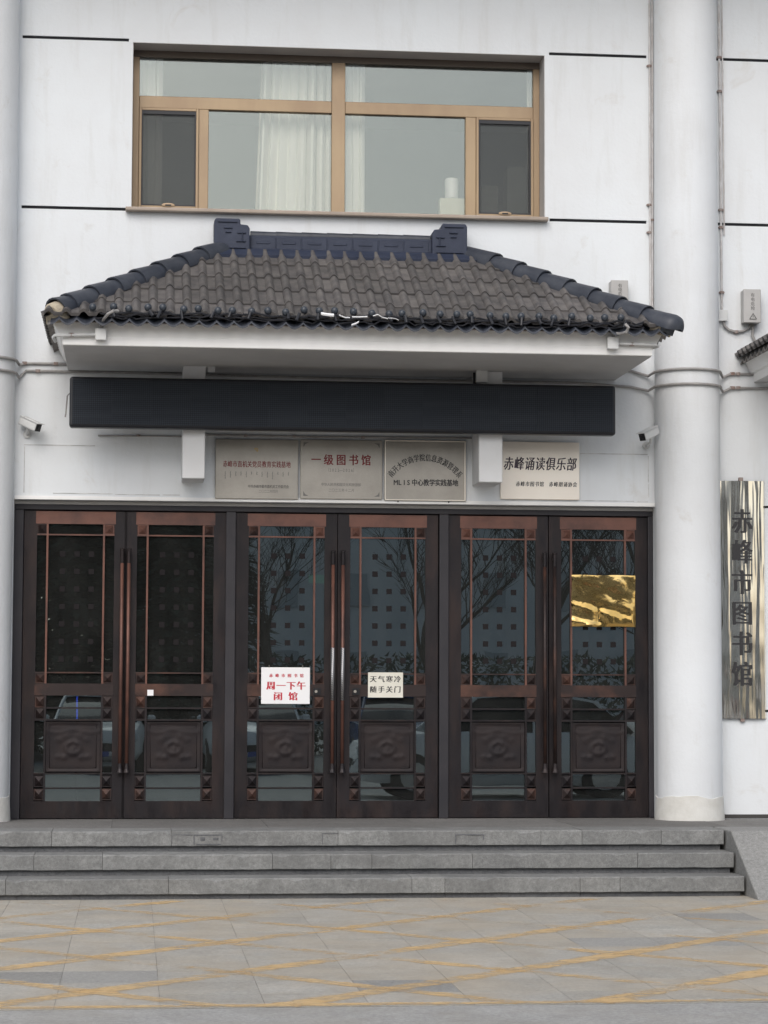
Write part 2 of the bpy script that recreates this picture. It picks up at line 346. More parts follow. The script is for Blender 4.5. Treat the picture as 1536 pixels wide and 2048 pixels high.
def goldmat():
    m, n, b, out = newmat('gold_foil')
    b.inputs['Metallic'].default_value = 1.0; b.inputs['Roughness'].default_value = 0.10
    v = coords(n, False)
    n.links.new(ramp(n, noise(n, v, 4, 4), [(0.35, (0.62, 0.40, 0.13)), (0.7, (0.86, 0.62, 0.27))]), b.inputs['Base Color'])
    bump(n, b, noise(n, v, 14, 2, 0.5, 0.8), 0.25, 0.006); return m
GOLD = goldmat()
def namemat():
    m, n, b, out = newmat('polished_name_board')
    b.inputs['Metallic'].default_value = 1.0; b.inputs['Roughness'].default_value = 0.09
    b.inputs['Base Color'].default_value = (0.95, 0.88, 0.75, 1)
    v = coords(n, False, (7, 7, 0.45))
    bump(n, b, noise(n, v, 2.2, 1.5, 0.45, 0.3), 0.75, 0.014); return m
NAMEB = namemat()

# ------------------------------------------------------------------ setting: ground, paving, steps, ramp
ZT = 0.452
tag(add('ground', MB().quad((-300,-300,-0.0028),(300,-300,-0.0028),(300,120,-0.0028),(-300,120,-0.0028)), ROAD), kind='structure')
pav = tag(add('pavement', MB().quad((-9.4,-8.0,-0.0016),(9.6,-8.0,-0.0016),(9.6,-2.0,-0.0016),(-9.4,-2.0,-0.0016)), BED), kind='structure')
slab = MB().box(-.2483,.2483,-.2485,.2485,-.04,0).mesh('paving_slab'); slab.materials.append(PAVE)
slabd = MB().box(-.2483,.2483,-.2485,.2485,-.04,0).mesh('paving_slab'); slabd.materials.append(PAVED)
GX0, far = -2.40, MB()
for i in range(-14, 24):
    for j in range(0, 12):
        x = GX0 + .5*i + .25; y = -8.0 + .5*j + .25
        if x > 9.3 or x < -9.2: continue
        near = (-6 <= i <= 13)
        dz = random.uniform(-.0004, .0004)
        if near:
            add('paving_slab', slabd if (i, j) in ((0,2),(-1,2),(6,5),(7,5),(9,5),(3,1),(-2,4),(8,8)) else slab, None, pav, (x, y, dz), (random.uniform(-.001,.001), random.uniform(-.001,.001), random.uniform(-.003,.003)), bevel=0)
        else:
            far.box(x-.2475, x+.2475, y-.2475, y+.2475, -.04, dz)
tag(add('outer_paving', far, PAVE, pav), kind='stuff')
def strip(a, b, wd):
    a = Vector((a[0], a[1], 0)); b = Vector((b[0], b[1], 0)); t = (b-a).normalized(); s = Vector((-t.y, t.x, 0))*wd/2
    L = (b-a).length; n = max(1, int(L/.25)); mb = MB()
    vs = []; fs = []; ed = []
    for k in range(n+1):
        p = a+(b-a)*(k/n); z = Vector((0,0,.0014))
        for u in (-1, -.5, .5, 1): vs.append(p+s*u+z); ed.append(0. if abs(u) == 1 else 1.)
        if k < n:
            for j in range(3): fs.append((k*4+j, k*4+4+j, k*4+5+j, k*4+1+j))
    m = bpy.data.meshes.new('yellow_line'); m.from_pydata([tuple(v) for v in vs], [], fs)
    at = m.attributes.new('edge', 'FLOAT', 'POINT'); at.data.foreach_set('value', ed); m.update()
    return m
Y0, Y1 = -7.95, -2.30
for k in range(-3, 6):
    c = -3.62 - 1.51*k                      # y - x = c, rising to the right
    add('yellow_line', strip((Y0-c, Y0), (Y1-c, Y1), .23), YELLOW, pav)
    d = -9.60 + 1.49*k                      # y + x = d, falling to the right
    ln = add('yellow_line', strip((d-Y0, Y0), (d-Y1, Y1), .19), YELLOWF, pav); ln.location.z = 0.0004
e = add('yellow_line', strip((-9.2, -7.945), (9.2, -7.92), .14), YELLOWF, pav); e.location.z = 0.0008

XE = 2.445                                   # right end of the steps
steps = tag(add('steps', MB().box(-9.4, XE-.02, -1.56, -.02, -.05, ZT-.118).box(-9.4, XE-.02, -1.86, -1.56, -.05, .185).box(-9.4, XE-.02, -2.15, -1.86, -.05, .034), RISER), kind='structure')
def steprow(yf, zt, depth, joints, nm='step_slab'):
    xs = [-9.4] + joints + [XE]
    for a, b in zip(xs[:-1], xs[1:]):
        a_, b_ = a+.0015, b-.0015; ns = max(3, int((b_-a_)/.07)); rings = []; zt2 = zt+random.uniform(-.0015,.0015)
        for k in range(ns+1):
            x = a_+(b_-a_)*k/ns; c1 = random.uniform(.004,.011)+(random.uniform(.006,.02) if random.random() < .10 else 0); c2 = random.uniform(.002,.007); w_ = random.uniform(-.002,.002)
            rings.append([(x, yf+depth, zt-.112), (x, yf+c2, zt-.112), (x, yf+w_, zt-.112+c2), (x, yf+w_, zt2-c1), (x, yf+c1*1.1, zt2), (x, yf+depth, zt2)])
        o = add(nm, MB().loft(rings), STEPM, steps)
def jx(pts, Y, Z): return [PY(p, 1700, Y).x for p in pts]
L0 = [-8.0, -6.6, -5.2, -4.1]
steprow(-1.60, ZT, .42, L0 + jx([103, 343, 676, 1082, 1164, 1323], -1.6, 0))
steprow(-1.90, .300, .345, L0 + jx([68, 205, 545, 662, 744, 945, 1275], -1.9, 0))
steprow(-2.20, .148, .345, L0 + jx([12, 338, 824, 890, 1160, 1240], -2.2, 0))
def riserrow(yf, z0, z1, joints):
    xs = [-9.4] + joints + [XE-.02]
    for a, b in zip(xs[:-1], xs[1:]):
        add('riser', box(a+.002, b-.002, yf-.004, yf+.02, z0, z1), RISER, steps)
riserrow(-1.56, .29, ZT-.113, L0 + jx([475, 642, 1258], -1.56, 0))
riserrow(-1.86, .14, .187, L0 + jx([470, 1240], -1.86, 0))
riserrow(-2.16, -.02, .035, L0 + jx([34, 500, 890, 1160], -2.16, 0))
# terrace floor behind the top slab: slabs up to the doors
for k, (a, b) in enumerate(zip([-9.4,-8.2,-7.,-5.8,-4.6,-3.4,-2.2,-1.,.2,1.4,2.6,3.8,5.,6.2,7.4,8.6], [-8.2,-7.,-5.8,-4.6,-3.4,-2.2,-1.,.2,1.4,2.6,3.8,5.,6.2,7.4,8.6,9.6])):
    add('floor_slab', box(a+.001, b-.001, -1.178 if b < 2.5 else -1.178, .32, ZT-.06, ZT-.003+random.uniform(-.001,.001)), FLOORM, steps)
# chipped, patched spots in the front edge of the top step
for (a, b, c, d, nm) in ((387,445,1669,1690,'patch_frame'), (910,968,1668,1687,'patch_frame'), (343,385,1669,1688,'patch_frame'), (644,676,1666,1688,'patch_frame')):
    p0 = PY(a, d, -1.601); p1 = PY(b, c, -1.601); t = .008 if b-a > 50 else .005
    mb = MB()
    mb.box(p0.x, p1.x, -1.6035, -1.598, p1.z-t, p1.z).box(p0.x, p0.x+t, -1.6035, -1.598, p0.z, p1.z-t-.0004)
    if b-a > 50: mb.box(p1.x-t, p1.x, -1.6035, -1.598, p0.z+.03, p1.z-t-.0004)
    if a == 387: mb.box(p0.x+.05, p0.x+.085, -1.6035, -1.598, p0.z+.03, p1.z-.02).box(p1.x-.07, p1.x-.03, -1.6035, -1.598, p0.z+.035, p1.z-.025).box(p0.x+.02, p1.x-.01, -1.6035, -1.598, p0.z, p0.z+.008)
    add(nm, mb, RISER, steps)
ramp_o = MB(); yr0, yr1 = -1.74, -2.54
ramp_o.loft([[(XE+.02, -1.2, -.05), (XE+.02, yr1, -.05), (XE+.02, yr1, -.011), (XE+.02, yr0, ZT), (XE+.02, -1.2, ZT)],
             [(9.6, -1.2, -.05), (9.6, yr1, -.05), (9.6, yr1, -.011), (9.6, yr0, ZT), (9.6, -1.2, ZT)]])
tag(add('ramp', ramp_o, RAMPM, bevel=.012, seg=2), kind='structure')

# ------------------------------------------------------------------ the building
B = thing('library_building', (-.35, 0, ZT), 'white rendered two-storey library with round columns, tiled entrance canopy and bronze glass doors', 'building')
WX0, WX1, WZ1 = -9.4, 9.6, 8.6
wa = PY(266, 84, 0); wb = PY(1090, 440, 0)
WIN = (wa.x, wb.x, (PY(266,418,0).z+wb.z)/2, wa.z)
DOOR = (-3.03, 2.288, ZT-.02, 3.045)
def gz(px, py): return PY(px, py, 0).z
GT = .5*(gz(150,77)+gz(1195,110)); GB = .5*(gz(150,415)+gz(1195,443)); GH = .013
xg = lambda px, py: PY(px, py, 0).x
grooves = [(xg(45,75), xg(258,80), GT-GH, GT+GH), (xg(1098,108), xg(1293,112), GT-GH, GT+GH), (xg(1425,117), 9.0, GT-GH, GT+GH),
           (xg(43,411), xg(257,418), GB-GH, GB+GH), (xg(1099,440), xg(1293,446), GB-GH, GB+GH), (xg(1425,447), 9.0, GB-GH, GB+GH),
           (-9.0, xg(-60,73), GT-GH, GT+GH), (-9.0, xg(-60,411), GB-GH, GB+GH),
           (xg(1527,1014), 9.0, gz(1530,1014)-.01, gz(1530,1014)+.01), (xg(1529,1422), 9.0, gz(1530,1422)-.01, gz(1530,1422)+.01)]
opens = [(WIN, .32, False), (DOOR, .30, False)] + [(g, .018, True) for g in grooves]
xs = sorted({WX0, WX1} | {v for o, d, s in opens for v in o[:2]}); zs = sorted({-.05, WZ1, ZT+.034} | {v for o, d, s in opens for v in o[2:]})
wm = MB()
for i in range(len(xs)-1):
    for k in range(len(zs)-1):
        mx, mz = (xs[i]+xs[i+1])/2, (zs[k]+zs[k+1])/2
        if any(o[0] < mx < o[1] and o[2] < mz < o[3] for o, d, s in opens): continue
        wm.quad((xs[i],0,zs[k]), (xs[i+1],0,zs[k]), (xs[i+1],0,zs[k+1]), (xs[i],0,zs[k+1]))
for (a, b, c, d), dep, s in opens:
    wm.quad((a,0,c),(a,0,d),(a,dep,d),(a,dep,c)); wm.quad((b,0,c),(b,0,d),(b,dep,d),(b,dep,c))
    wm.quad((a,0,d),(b,0,d),(b,dep,d),(a,dep,d)); wm.quad((a,0,c),(b,0,c),(b,dep,c),(a,dep,c))
wmesh = wm.mesh('wall')
bm = bmesh.new(); bm.from_mesh(wmesh); bmesh.ops.remove_doubles(bm, verts=bm.verts, dist=1e-5); bm.to_mesh(wmesh); bm.free()
# orient the big sheet outwards
for p in wmesh.polygons:
    if abs(p.normal.y) > .9 and p.normal.y > 0: p.flip()
wall = add('wall', wmesh, WALL, B)
for g in grooves: add('groove', box(g[0], g[1], .0165, .03, g[2], g[3]), DARKG, wall)
add('wall_foot', box(2.83, 9.5, -.004, .02, ZT, ZT+.032), M('foot_dark', (.05,.047,.045), rough=.8), wall)
# old painted-over panel outline above the doors
def seam(px0, py0, px1, py1, t=.006, mat=SEAM):
    a = PY(px0, py0, 0); b = PY(px1, py1, 0)
    if abs(px1-px0) > abs(py1-py0): mb = box(a.x, b.x, -.004, .002, (a.z+b.z)/2-t/2, (a.z+b.z)/2+t/2)
    else: mb = box((a.x+b.x)/2-t/2, (a.x+b.x)/2+t/2, -.004, .002, b.z, a.z)
    add('seam', mb, mat, wall)
for s in ((48,890,190,891), (48,893,49,985), (106,986,225,988), (230,989,320,990), (325,990,360,990), (1160,907,1295,909), (1296,912,1297,965), (1297,968,1297,995), (1162,1001,1268,1003), (1275,1003,1296,1004)):
    seam(*s)
# white lip under the wall above the doors
add('lintel_edge', box(DOOR[0]+.005, DOOR[1]-.003, -.012, .03, DOOR[3]+.001, DOOR[3]+.03), FASC, wall)
# roof eave of the building, above the picture
ev = MB()
ev.loft([[(WX0-.6, .4, 8.35), (WX0-.6, -1.45, 8.35), (WX0-.6, -1.45, 8.75), (WX0-.6, .4, 9.9)], [(WX1+.6, .4, 8.35), (WX1+.6, -1.45, 8.35), (WX1+.6, -1.45, 8.75), (WX1+.6, .4, 9.9)]])
add('eave', ev, FASC, B)
# columns
def column(cx, cy, R, label):
    mb = MB(); prof = [(R, ZT-.01), (R, 1.8), (R*.995, 3.4), (R*.985, 5.2), (R*.965, 7.0), (R*.955, 8.36)]
    mb.lathe(prof, 48, (cx, cy, 0)); c = add('column', mb, COLM, B, smooth=True); c['label'] = label
    bs = MB(); n = 48; r1 = R+.006
    bot = [(cx+(r1+.01)*cos(2*pi*k/n), cy+(r1+.01)*sin(2*pi*k/n), ZT-.012) for k in range(n)]
    mid = [(cx+(r1+.008)*cos(2*pi*k/n), cy+(r1+.008)*sin(2*pi*k/n), ZT+.05) for k in range(n)]
    zt = [ZT+.19+.012*sin(3*2*pi*k/n+1)+.006*sin(7*2*pi*k/n)+random.uniform(-.003,.003) for k in range(n)]
    top = [(cx+r1*cos(2*pi*k/n), cy+r1*sin(2*pi*k/n), zt[k]) for k in range(n)]
    inn = [(cx+(R-.01)*cos(2*pi*k/n), cy+(R-.01)*sin(2*pi*k/n), zt[k]+.002) for k in range(n)]
    bs.loft([bot, mid, top, inn]); add('column_base', bs, BASEM, c, smooth=True)
    return c
CR = .272
colR = column(2.539, -.10, CR, 'round white column between the doors and the brass name board')
colL = column(-3.032-CR+.002, -.10, CR, 'round white column cut by the left edge of the picture')

# ---- upstairs window
x0, x1, z0, z1 = WIN; YF = .26
ln = MB(); t = .004
ln.box(x0, x0+t, .001, YF+.04, z0, z1).box(x1-t, x1, .001, YF+.04, z0, z1).box(x0+t, x1-t, .001, YF+.04, z1-t, z1)
def wz(py, px=680): return PY(px, py, YF-.02).z
def wxx(px, py=300): return PY(px, py, YF-.02).x
fo = .055
xm0, xm1 = wxx(663), wxx(690)                       # centre mullion
zt0, zt1 = PY(680,227,YF-.02).z, PY(680,203,YF-.02).z    # transom
xl0, xl1 = wxx(397), wxx(417); xr0, xr1 = wxx(931), wxx(952)
zb = z0+.012
fr = MB()
fr.box(x0+t, x0+t+fo, YF-.02, YF+.04, zb, z1-t).box(x1-t-fo, x1-t, YF-.02, YF+.04, zb, z1-t)
fr.box(x0+t+fo, x1-t-fo, YF-.02, YF+.04, zb, zb+.05)
fr.box(xm0, xm1, YF-.026, YF+.038, zb+.05, z1-t-.05)
fr.box(x0+t+fo, xm0, YF-.022, YF+.036, zt0, zt1).box(xm1, x1-t-fo, YF-.022, YF+.036, zt0, zt1)
fr.box(xl0, xl1, YF-.023, YF+.035, zb+.05, zt0).box(xr0, xr1, YF-.023, YF+.035, zb+.05, zt0)
win = add('window', fr, ALU, B, bevel=.004); win['label'] = 'wide upstairs window with brown metal frame and white curtains'
add('lining', ln, LINING, win)
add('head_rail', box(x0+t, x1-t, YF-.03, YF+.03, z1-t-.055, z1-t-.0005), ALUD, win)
add('sill', MB().box(x0-.045, x1+.02, -.07, .30, z0-.022, z0+.011), M('sill_metal', (.36,.30,.25), (.28,.23,.19), 3, .45, .2), win, bevel=.008, seg=2)
gy = YF+.012
panes = [(x0+t+fo, xm0, zt1, z1-t-.055), (xm1, x1-t-fo, zt1, z1-t-.055), (xl1, xm0, zb+.05, zt0), (xm1, xr0, zb+.05, zt0), (x0+t+fo, xl0, zb+.05, zt0), (xr1, x1-t-fo, zb+.05, zt0)]
for k, (a, b, c, d) in enumerate(panes):
    add('pane', box(a, b, gy, gy+.006, c, d), WGLASS, win)
for (a, b, c, d) in panes[4:]:
    s = .022; cf = MB()
    cf.box(a, a+s, YF-.035, YF, c, d).box(b-s, b, YF-.035, YF, c, d).box(a+s, b-s, YF-.035, YF, c, c+s).box(a+s, b-s, YF-.035, YF, d-s, d)
    ca = add('casement_frame', cf, ALU, win, bevel=.003)
    q = .012; a2, b2, c2, d2 = a+s, b-s, c+s, d-s; kf = MB()
    kf.box(a2, a2+q, YF-.03, YF-.005, c2, d2).box(b2-q, b2, YF-.03, YF-.005, c2, d2).box(a2+q, b2-q, YF-.03, YF-.005, c2, c2+q).box(a2+q, b2-q, YF-.03, YF-.005, d2-.03, d2)
    add('screen_frame', kf, BLACKF, win)
    add('insect_screen', MB().quad((a2+q, YF-.02, c2+q), (b2-q, YF-.02, c2+q), (b2-q, YF-.02, d2-.03), (a2+q, YF-.02, d2-.03)), SCREEN, win)
    xc = (a+b)/2
    add('screen_latch', MB().lathe([(.005,-.008),(.055,-.006),(.055,.0)], 20, (0,0,0), 'y'), ALU, win, loc=(xc, YF-.036, c2+.006)).scale = (1, 1, .3)
    add('latch_slot', box(xc-.025, xc+.025, YF-.047, YF-.04, c2-.002, c2+.010), BLK, win)
# the room behind it
rm = MB(); ra, rb, rc, rd, ry = x0-.8, x1+.8, z0-.75, z1+.35, 4.2
rm.quad((ra,ry,rc),(rb,ry,rc),(rb,ry,rd),(ra,ry,rd)); rm.quad((ra,.33,rc),(ra,ry,rc),(ra,ry,rd),(ra,.33,rd)); rm.quad((rb,.33,rc),(rb,ry,rc),(rb,ry,rd),(rb,.33,rd))
rm.quad((ra,.33,rd),(rb,.33,rd),(rb,ry,rd),(ra,ry,rd)); rm.quad((ra,.33,rc),(rb,.33,rc),(rb,ry,rc),(ra,ry,rc))
add('reading_room', rm, ROOMW, B)
ledge = add('inner_sill', box(x0, x1, .325, .62, z0-.03, z0+.012), PAPERW, B)

# ---- door frame
YD = .15
dx0, dx1, dz0, dz1 = DOOR[0], DOOR[1], ZT, DOOR[3]
def dx(px, py=1300): return PY(px, py, YD-.03).x
m1, m2, m3, m4 = dx(450), dx(470), dx(878), dx(897)
df = MB()
df.box(dx0, dx1, YD-.05, YD+.08, dz1-.075, dz1-.0005)
df.box(dx0, dx(44), YD-.05, YD+.08, ZT-.003, dz1-.075).box(dx(1296), dx1, YD-.05, YD+.08, ZT-.003, dz1-.075)
df.box(m1, m2, YD-.05, YD+.08, ZT-.003, dz1-.075).box(m3, m4, YD-.05, YD+.08, ZT-.003, dz1-.075)
dframe = add('door_frame', df, DFRAME, B, bevel=.006, seg=2)
add('head_strip', box(dx0+.002, dx1-.002, YD-.058, YD-.0505, dz1-.03, dz1-.004), BOXG, dframe)

# ---- six door leaves
H = dz1-.075-.006-(ZT+.004); LW = .838
def U(u, mir): return LW-u if mir else u
def mbx(mb, u0, u1, y0, y1, v0, v1, mir): return mb.box(U(u0,mir), U(u1,mir), y0, y1, v0, v1)
STL, STR = .104, .104                               # hinge and meeting stile widths
IL, IR = STL, LW-STR
BW = .085                                           # corner block
BU0, BU1 = IL+BW, IR-BW
VT, VM1, VM0, VB = H-.107, 1.094, .996, .139
def blockmesh(w, h):
    mb = MB(); mb.box(-w/2, w/2, -.012, .012, -h/2, h/2)
    a = .008; mb.add([(-w/2+a,-.0125,-h/2+a),(w/2-a,-.0125,-h/2+a),(w/2-a,-.0125,h/2-a),(-w/2+a,-.0125,h/2-a),(0,-.040,0)], [(0,1,4),(1,2,4),(2,3,4),(3,0,4)])
    return mb.mesh('corner_block')
blk = {}
for m_, nm in ((COPPERD, 'd'), (COPPER, 'c'), (BRONZE, 'b')):
    me = blockmesh(BW-.004, BW-.002); me.materials.append(m_); blk[nm] = me
    me = blockmesh(BW-.004, .093); me.materials.append(m_); blk[nm+'2'] = me
def carved():
    n = 30; w, h = BU1-BU0-.022, .405; vs = []; fs = []
    def g(x, z, cx, cz, s, a): return a*math.exp(-((x-cx)**2+(z-cz)**2)/(s*s))
    for j in range(n+1):
        for i in range(n+1):
            x = (i/n-.5)*2; z = (j/n-.5)*2; d = 0
            r = hypot(x, z*1.05+.05)
            d += .014*math.exp(-((r-.26)/.08)**2) + .012*math.exp(-((r-.0)/.11)**2)
            for sx in (-1, 1):
                d += g(x,z,sx*.32,-.42,.10,.016) + g(x,z,sx*.55,-.40,.09,.012) + g(x,z,sx*.25,.42,.16,.010) + g(x,z,sx*.5,.28,.12,.008) + g(x,z,sx*.12,.12,.06,.010)
                d += .003*math.exp(-((z-.62-.06*cos(5*x))/.06)**2)
            d += g(x,z,0,-.2,.12,.012)
            e = max(abs(x), abs(z)); d += .010*(1 if e > .93 else 0) - .004*(1 if .86 < e <= .93 else 0)
            vs.append((x*w/2, -d*.75, z*h/2))
    for j in range(n):
        for i in range(n):
            a = j*(n+1)+i; fs.append((a, a+1, a+n+2, a+n+1))
    mb = MB(); mb.add(vs, fs); mb.box(-w/2, w/2, .002, .02, -h/2, h/2); return mb
carve = carved().mesh('carved_panel'); carve.materials.append(PANEL)
for p in carve.polygons: p.use_smooth = True
sq = MB().box(-.0225,.0225,-.0015,.0005,-.0225,.0225).mesh('glass_sticker'); sq.materials.append(DECAL)
leafcache = {}
def leafmeshes(mir):
    if mir in leafcache: return leafcache[mir]
    d = {}
    mb = MB(); mbx(mb, 0, IL, -.022, .022, 0, H, mir); mbx(mb, IR, LW, -.022, .022, 0, H, mir); mbx(mb, IL, IR, -.0215, .0215, 0, VB, mir)
    d['leaf'] = mb.mesh('door')
    d['top_rail'] = mbx(MB(), IL-.01, IR+.01, -.026, .0215, VT, H-.004, mir).mesh('top_rail')
    d['mid_rail'] = mbx(MB(), IL-.004, IR+.004, -.025, .0215, VM0, VM1, mir).mesh('mid_rail')
    bars = []
    bt = .008
    for u in (BU0, BU1):
        bars.append(('c', mbx(MB(), u-bt, u+bt, -.024, -.006, VM1, VT, mir).mesh('lattice_bar')))
        bars.append(('b', mbx(MB(), u-bt, u+bt, -.0235, -.006, VB, VM0, mir).mesh('lattice_bar')))
    for v, k in ((VT-BW-.004, 'c'), (VM1+BW+.004, 'd')):
        bars.append((k, mbx(MB(), IL, IR, -.0225, -.007, v-.006, v+.006, mir).mesh('lattice_bar')))
    for v in (.895, .798, .362, .243):
        bars.append(('b', mbx(MB(), BU0+bt if v in (.895,.243) else IL, BU1-bt if v in (.895,.243) else IR, -.0225, -.007, v-.007, v+.007, mir).mesh('lattice_bar')))
    d['bars'] = bars
    d['panes'] = [(IL, IR, VM1, VT), (BU0, BU1, .805, VM0), (IL, BU0-bt, .369, .791), (BU1+bt, IR, .369, .791), (BU0, BU1, VB, .355)]
    d['panes'] = [mbx(MB(), a, b, .001, .007, c, dd, mir).mesh('pane') for a, b, c, dd in d['panes']]
    leafcache[mir] = d; return d
HU = .800; HV0, HV1 = (1636-1545)/245., (1636-1098)/245.
def handlemesh():
    mb = MB(); rr = .0145
    mb.tube([(0,0,HV0+.05), (0,0,HV1-.11)], rr, 12)
    return mb.mesh('handle_bar')
hbar = handlemesh(); hbar.materials.append(COPPER)
hbar2 = hbar.copy(); hbar2.materials.clear(); hbar2.materials.append(COPPERD)
for p in list(hbar.polygons)+list(hbar2.polygons): p.use_smooth = True
def handleend():
    mb = MB(); mb2 = MB(); mb.lathe([(.016,HV0+.075),(.018,HV0+.055),(.021,HV0+.03),(.030,HV0+.006),(.031,HV0)], 14)
    mb2.lathe([(.0165,HV1-.115),(.0165,HV1-.012),(.022,HV1-.010),(.022,HV1),(.012,HV1+.005)], 14)
    mb.box(-.009,.009,.0,.07,HV0+.03,HV0+.05); mb2.box(-.009,.009,.0,.07,HV1-.06,HV1-.04)
    return mb.mesh('handle_foot'), mb2.mesh('handle_cap')
hends = handleend()
for m_ in hends: m_.materials.append(BRONZE)
hsil = MB().tube([(0,0,(1636-1400)/245.), (0,0,(1636-1294)/245.)], .0155, 14).mesh('steel_sleeve'); hsil.materials.append(SILVER)
for p in hsil.polygons: p.use_smooth = True
leafx = [(dx(45), False, 'leftmost bronze door leaf, beside the left column'), (dx(246.5), True, 'second bronze door leaf from the left with a small white tag'),
         (dx(470)+.003, False, 'third bronze door leaf, hung with the white closing-hours board'), (dx(675), True, 'fourth bronze door leaf with the cream cold-weather notice'),
         (dx(897)+.003, False, 'fifth bronze door leaf with twig reflections in its glass'), (dx(1098.5), True, 'rightmost bronze door leaf with the gold foil sheet')]
leaves = []
for k, (lx, mir, lab) in enumerate(leafx):
    d = leafmeshes(mir); L = (lx, YD, ZT+.004)
    if len(d['leaf'].materials) == 0: d['leaf'].materials.append(BRONZE)
    lf = add('door', d['leaf'], None, B, loc=L); lf['label'] = lab; leaves.append(lf)
    def sub(nm, me, mat, loc=(0,0,0), **kw):
        if len(me.materials) == 0: me.materials.append(mat)
        return add(nm, me, None, lf, loc=loc, local=True, **kw)
    sub('top_rail', d['top_rail'], COPPER)
    sub('mid_rail', d['mid_rail'], COPPERD)
    for key, me in d['bars']: sub('lattice_bar', me, {'c': COPPER, 'b': BRONZE, 'd': COPPERD}[key])
    for me in d['panes']: sub('pane', me, DGLASS)
    sub('carved_panel', carve, PANEL, (LW/2, -.006, .58))
    for su in (IL+BW/2, IR-BW/2):
        uu = U(su, mir); meet = (su > LW/2)
        sub('corner_block', blk['c' if k > 3 or meet else 'd'], None, (uu, -.008, VT-BW/2-.001))
        sub('corner_block', blk['d'], None, (uu, -.008, VM1+BW/2+.001))
        for v, nm in ((.945, 'd2'), (.848, 'b2'), (.300, 'b2'), (.193, 'd2')):
            sub('corner_block', blk[nm], None, (uu, -.008, v))
    for r in range(7):
        for c in (-1, 0, 1):
            if k == 5 and 1 < r < 4: continue
            sub('glass_sticker', sq, None, (LW/2 + c*.118 + .012, -.0005, (1636-1108-35.2*r)/245.))
    hx = U(HU, mir)
    sub('handle', hbar2 if k > 3 else hbar, None, (hx, -.085, 0)); sub('handle_foot', hends[0], None, (hx, -.085, 0)); sub('handle_cap', hends[1], None, (hx, -.085, 0))
    if k in (2, 3): sub('steel_sleeve', hsil, None, (hx, -.085, 0))
# small lock plates
for k, px in ((2, 634), (3, 712)):
    p = PY(px, 1383, YD-.03); add('lock_plate', box(p.x-.03, p.x+.03, YD-.034, YD-.026, p.z-.028, p.z+.028), BLK, leaves[k]); add('keyhole', MB().lathe([(.012,-.006),(.012,0)], 12, (p.x-.008, YD-.035, p.z), 'y'), STEEL, leaves[k])
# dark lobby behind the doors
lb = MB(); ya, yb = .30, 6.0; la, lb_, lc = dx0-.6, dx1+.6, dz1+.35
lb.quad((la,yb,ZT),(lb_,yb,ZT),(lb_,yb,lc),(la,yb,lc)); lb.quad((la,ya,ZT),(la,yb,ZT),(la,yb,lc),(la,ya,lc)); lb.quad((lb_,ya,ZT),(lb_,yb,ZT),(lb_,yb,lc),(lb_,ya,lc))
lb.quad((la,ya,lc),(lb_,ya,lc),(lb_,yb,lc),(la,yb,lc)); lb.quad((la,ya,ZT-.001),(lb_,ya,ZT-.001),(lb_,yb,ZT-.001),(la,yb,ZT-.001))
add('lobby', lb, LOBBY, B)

# ------------------------------------------------------------------ canopies
SL = None
def tileprof(nx, wd):
    out = []
    for i in range(nx+1):
        x = wd*i/nx; ph = (x/(wd/2)) % 1.0; h = 0
        if ph < .52: h = .034*sin(pi*ph/.52)**.8
        out.append((x, h))
    return out
TW, TL, EXPO, NR = .262, .365, .314, 5
def tilemesh(name='roof_tile', wd=TW, ln_=TL, th=.026):
    pr = tileprof(18, wd); vs = []; fs = []; n = len(pr)
    for s, off in ((0., 0.), (ln_, 0.)):
        for x, h in pr: vs.append((x, s, h+th))
    for s in (0., ln_):
        for x, h in pr: vs.append((x, s, h))
    for i in range(n-1):
        fs.append((i, i+1, n+i+1, n+i)); fs.append((2*n+i+1, 2*n+i, 3*n+i, 3*n+i+1))
        fs.append((i+1, i, 2*n+i, 2*n+i+1))
        fs.append((n+i, n+i+1, 3*n+i+1, 3*n+i))
    fs.append((0, n, 3*n, 2*n)); fs.append((n-1, 3*n-1, 4*n-1, 2*n-1))
    mb = MB(); mb.add(vs, fs); m = mb.mesh(name)
    for p in m.polygons: p.use_smooth = True
    try: m.set_sharp_from_angle(angle=radians(50))
    except Exception: pass
    return m
tmesh = tilemesh(); tmesh.materials.append(TILE)
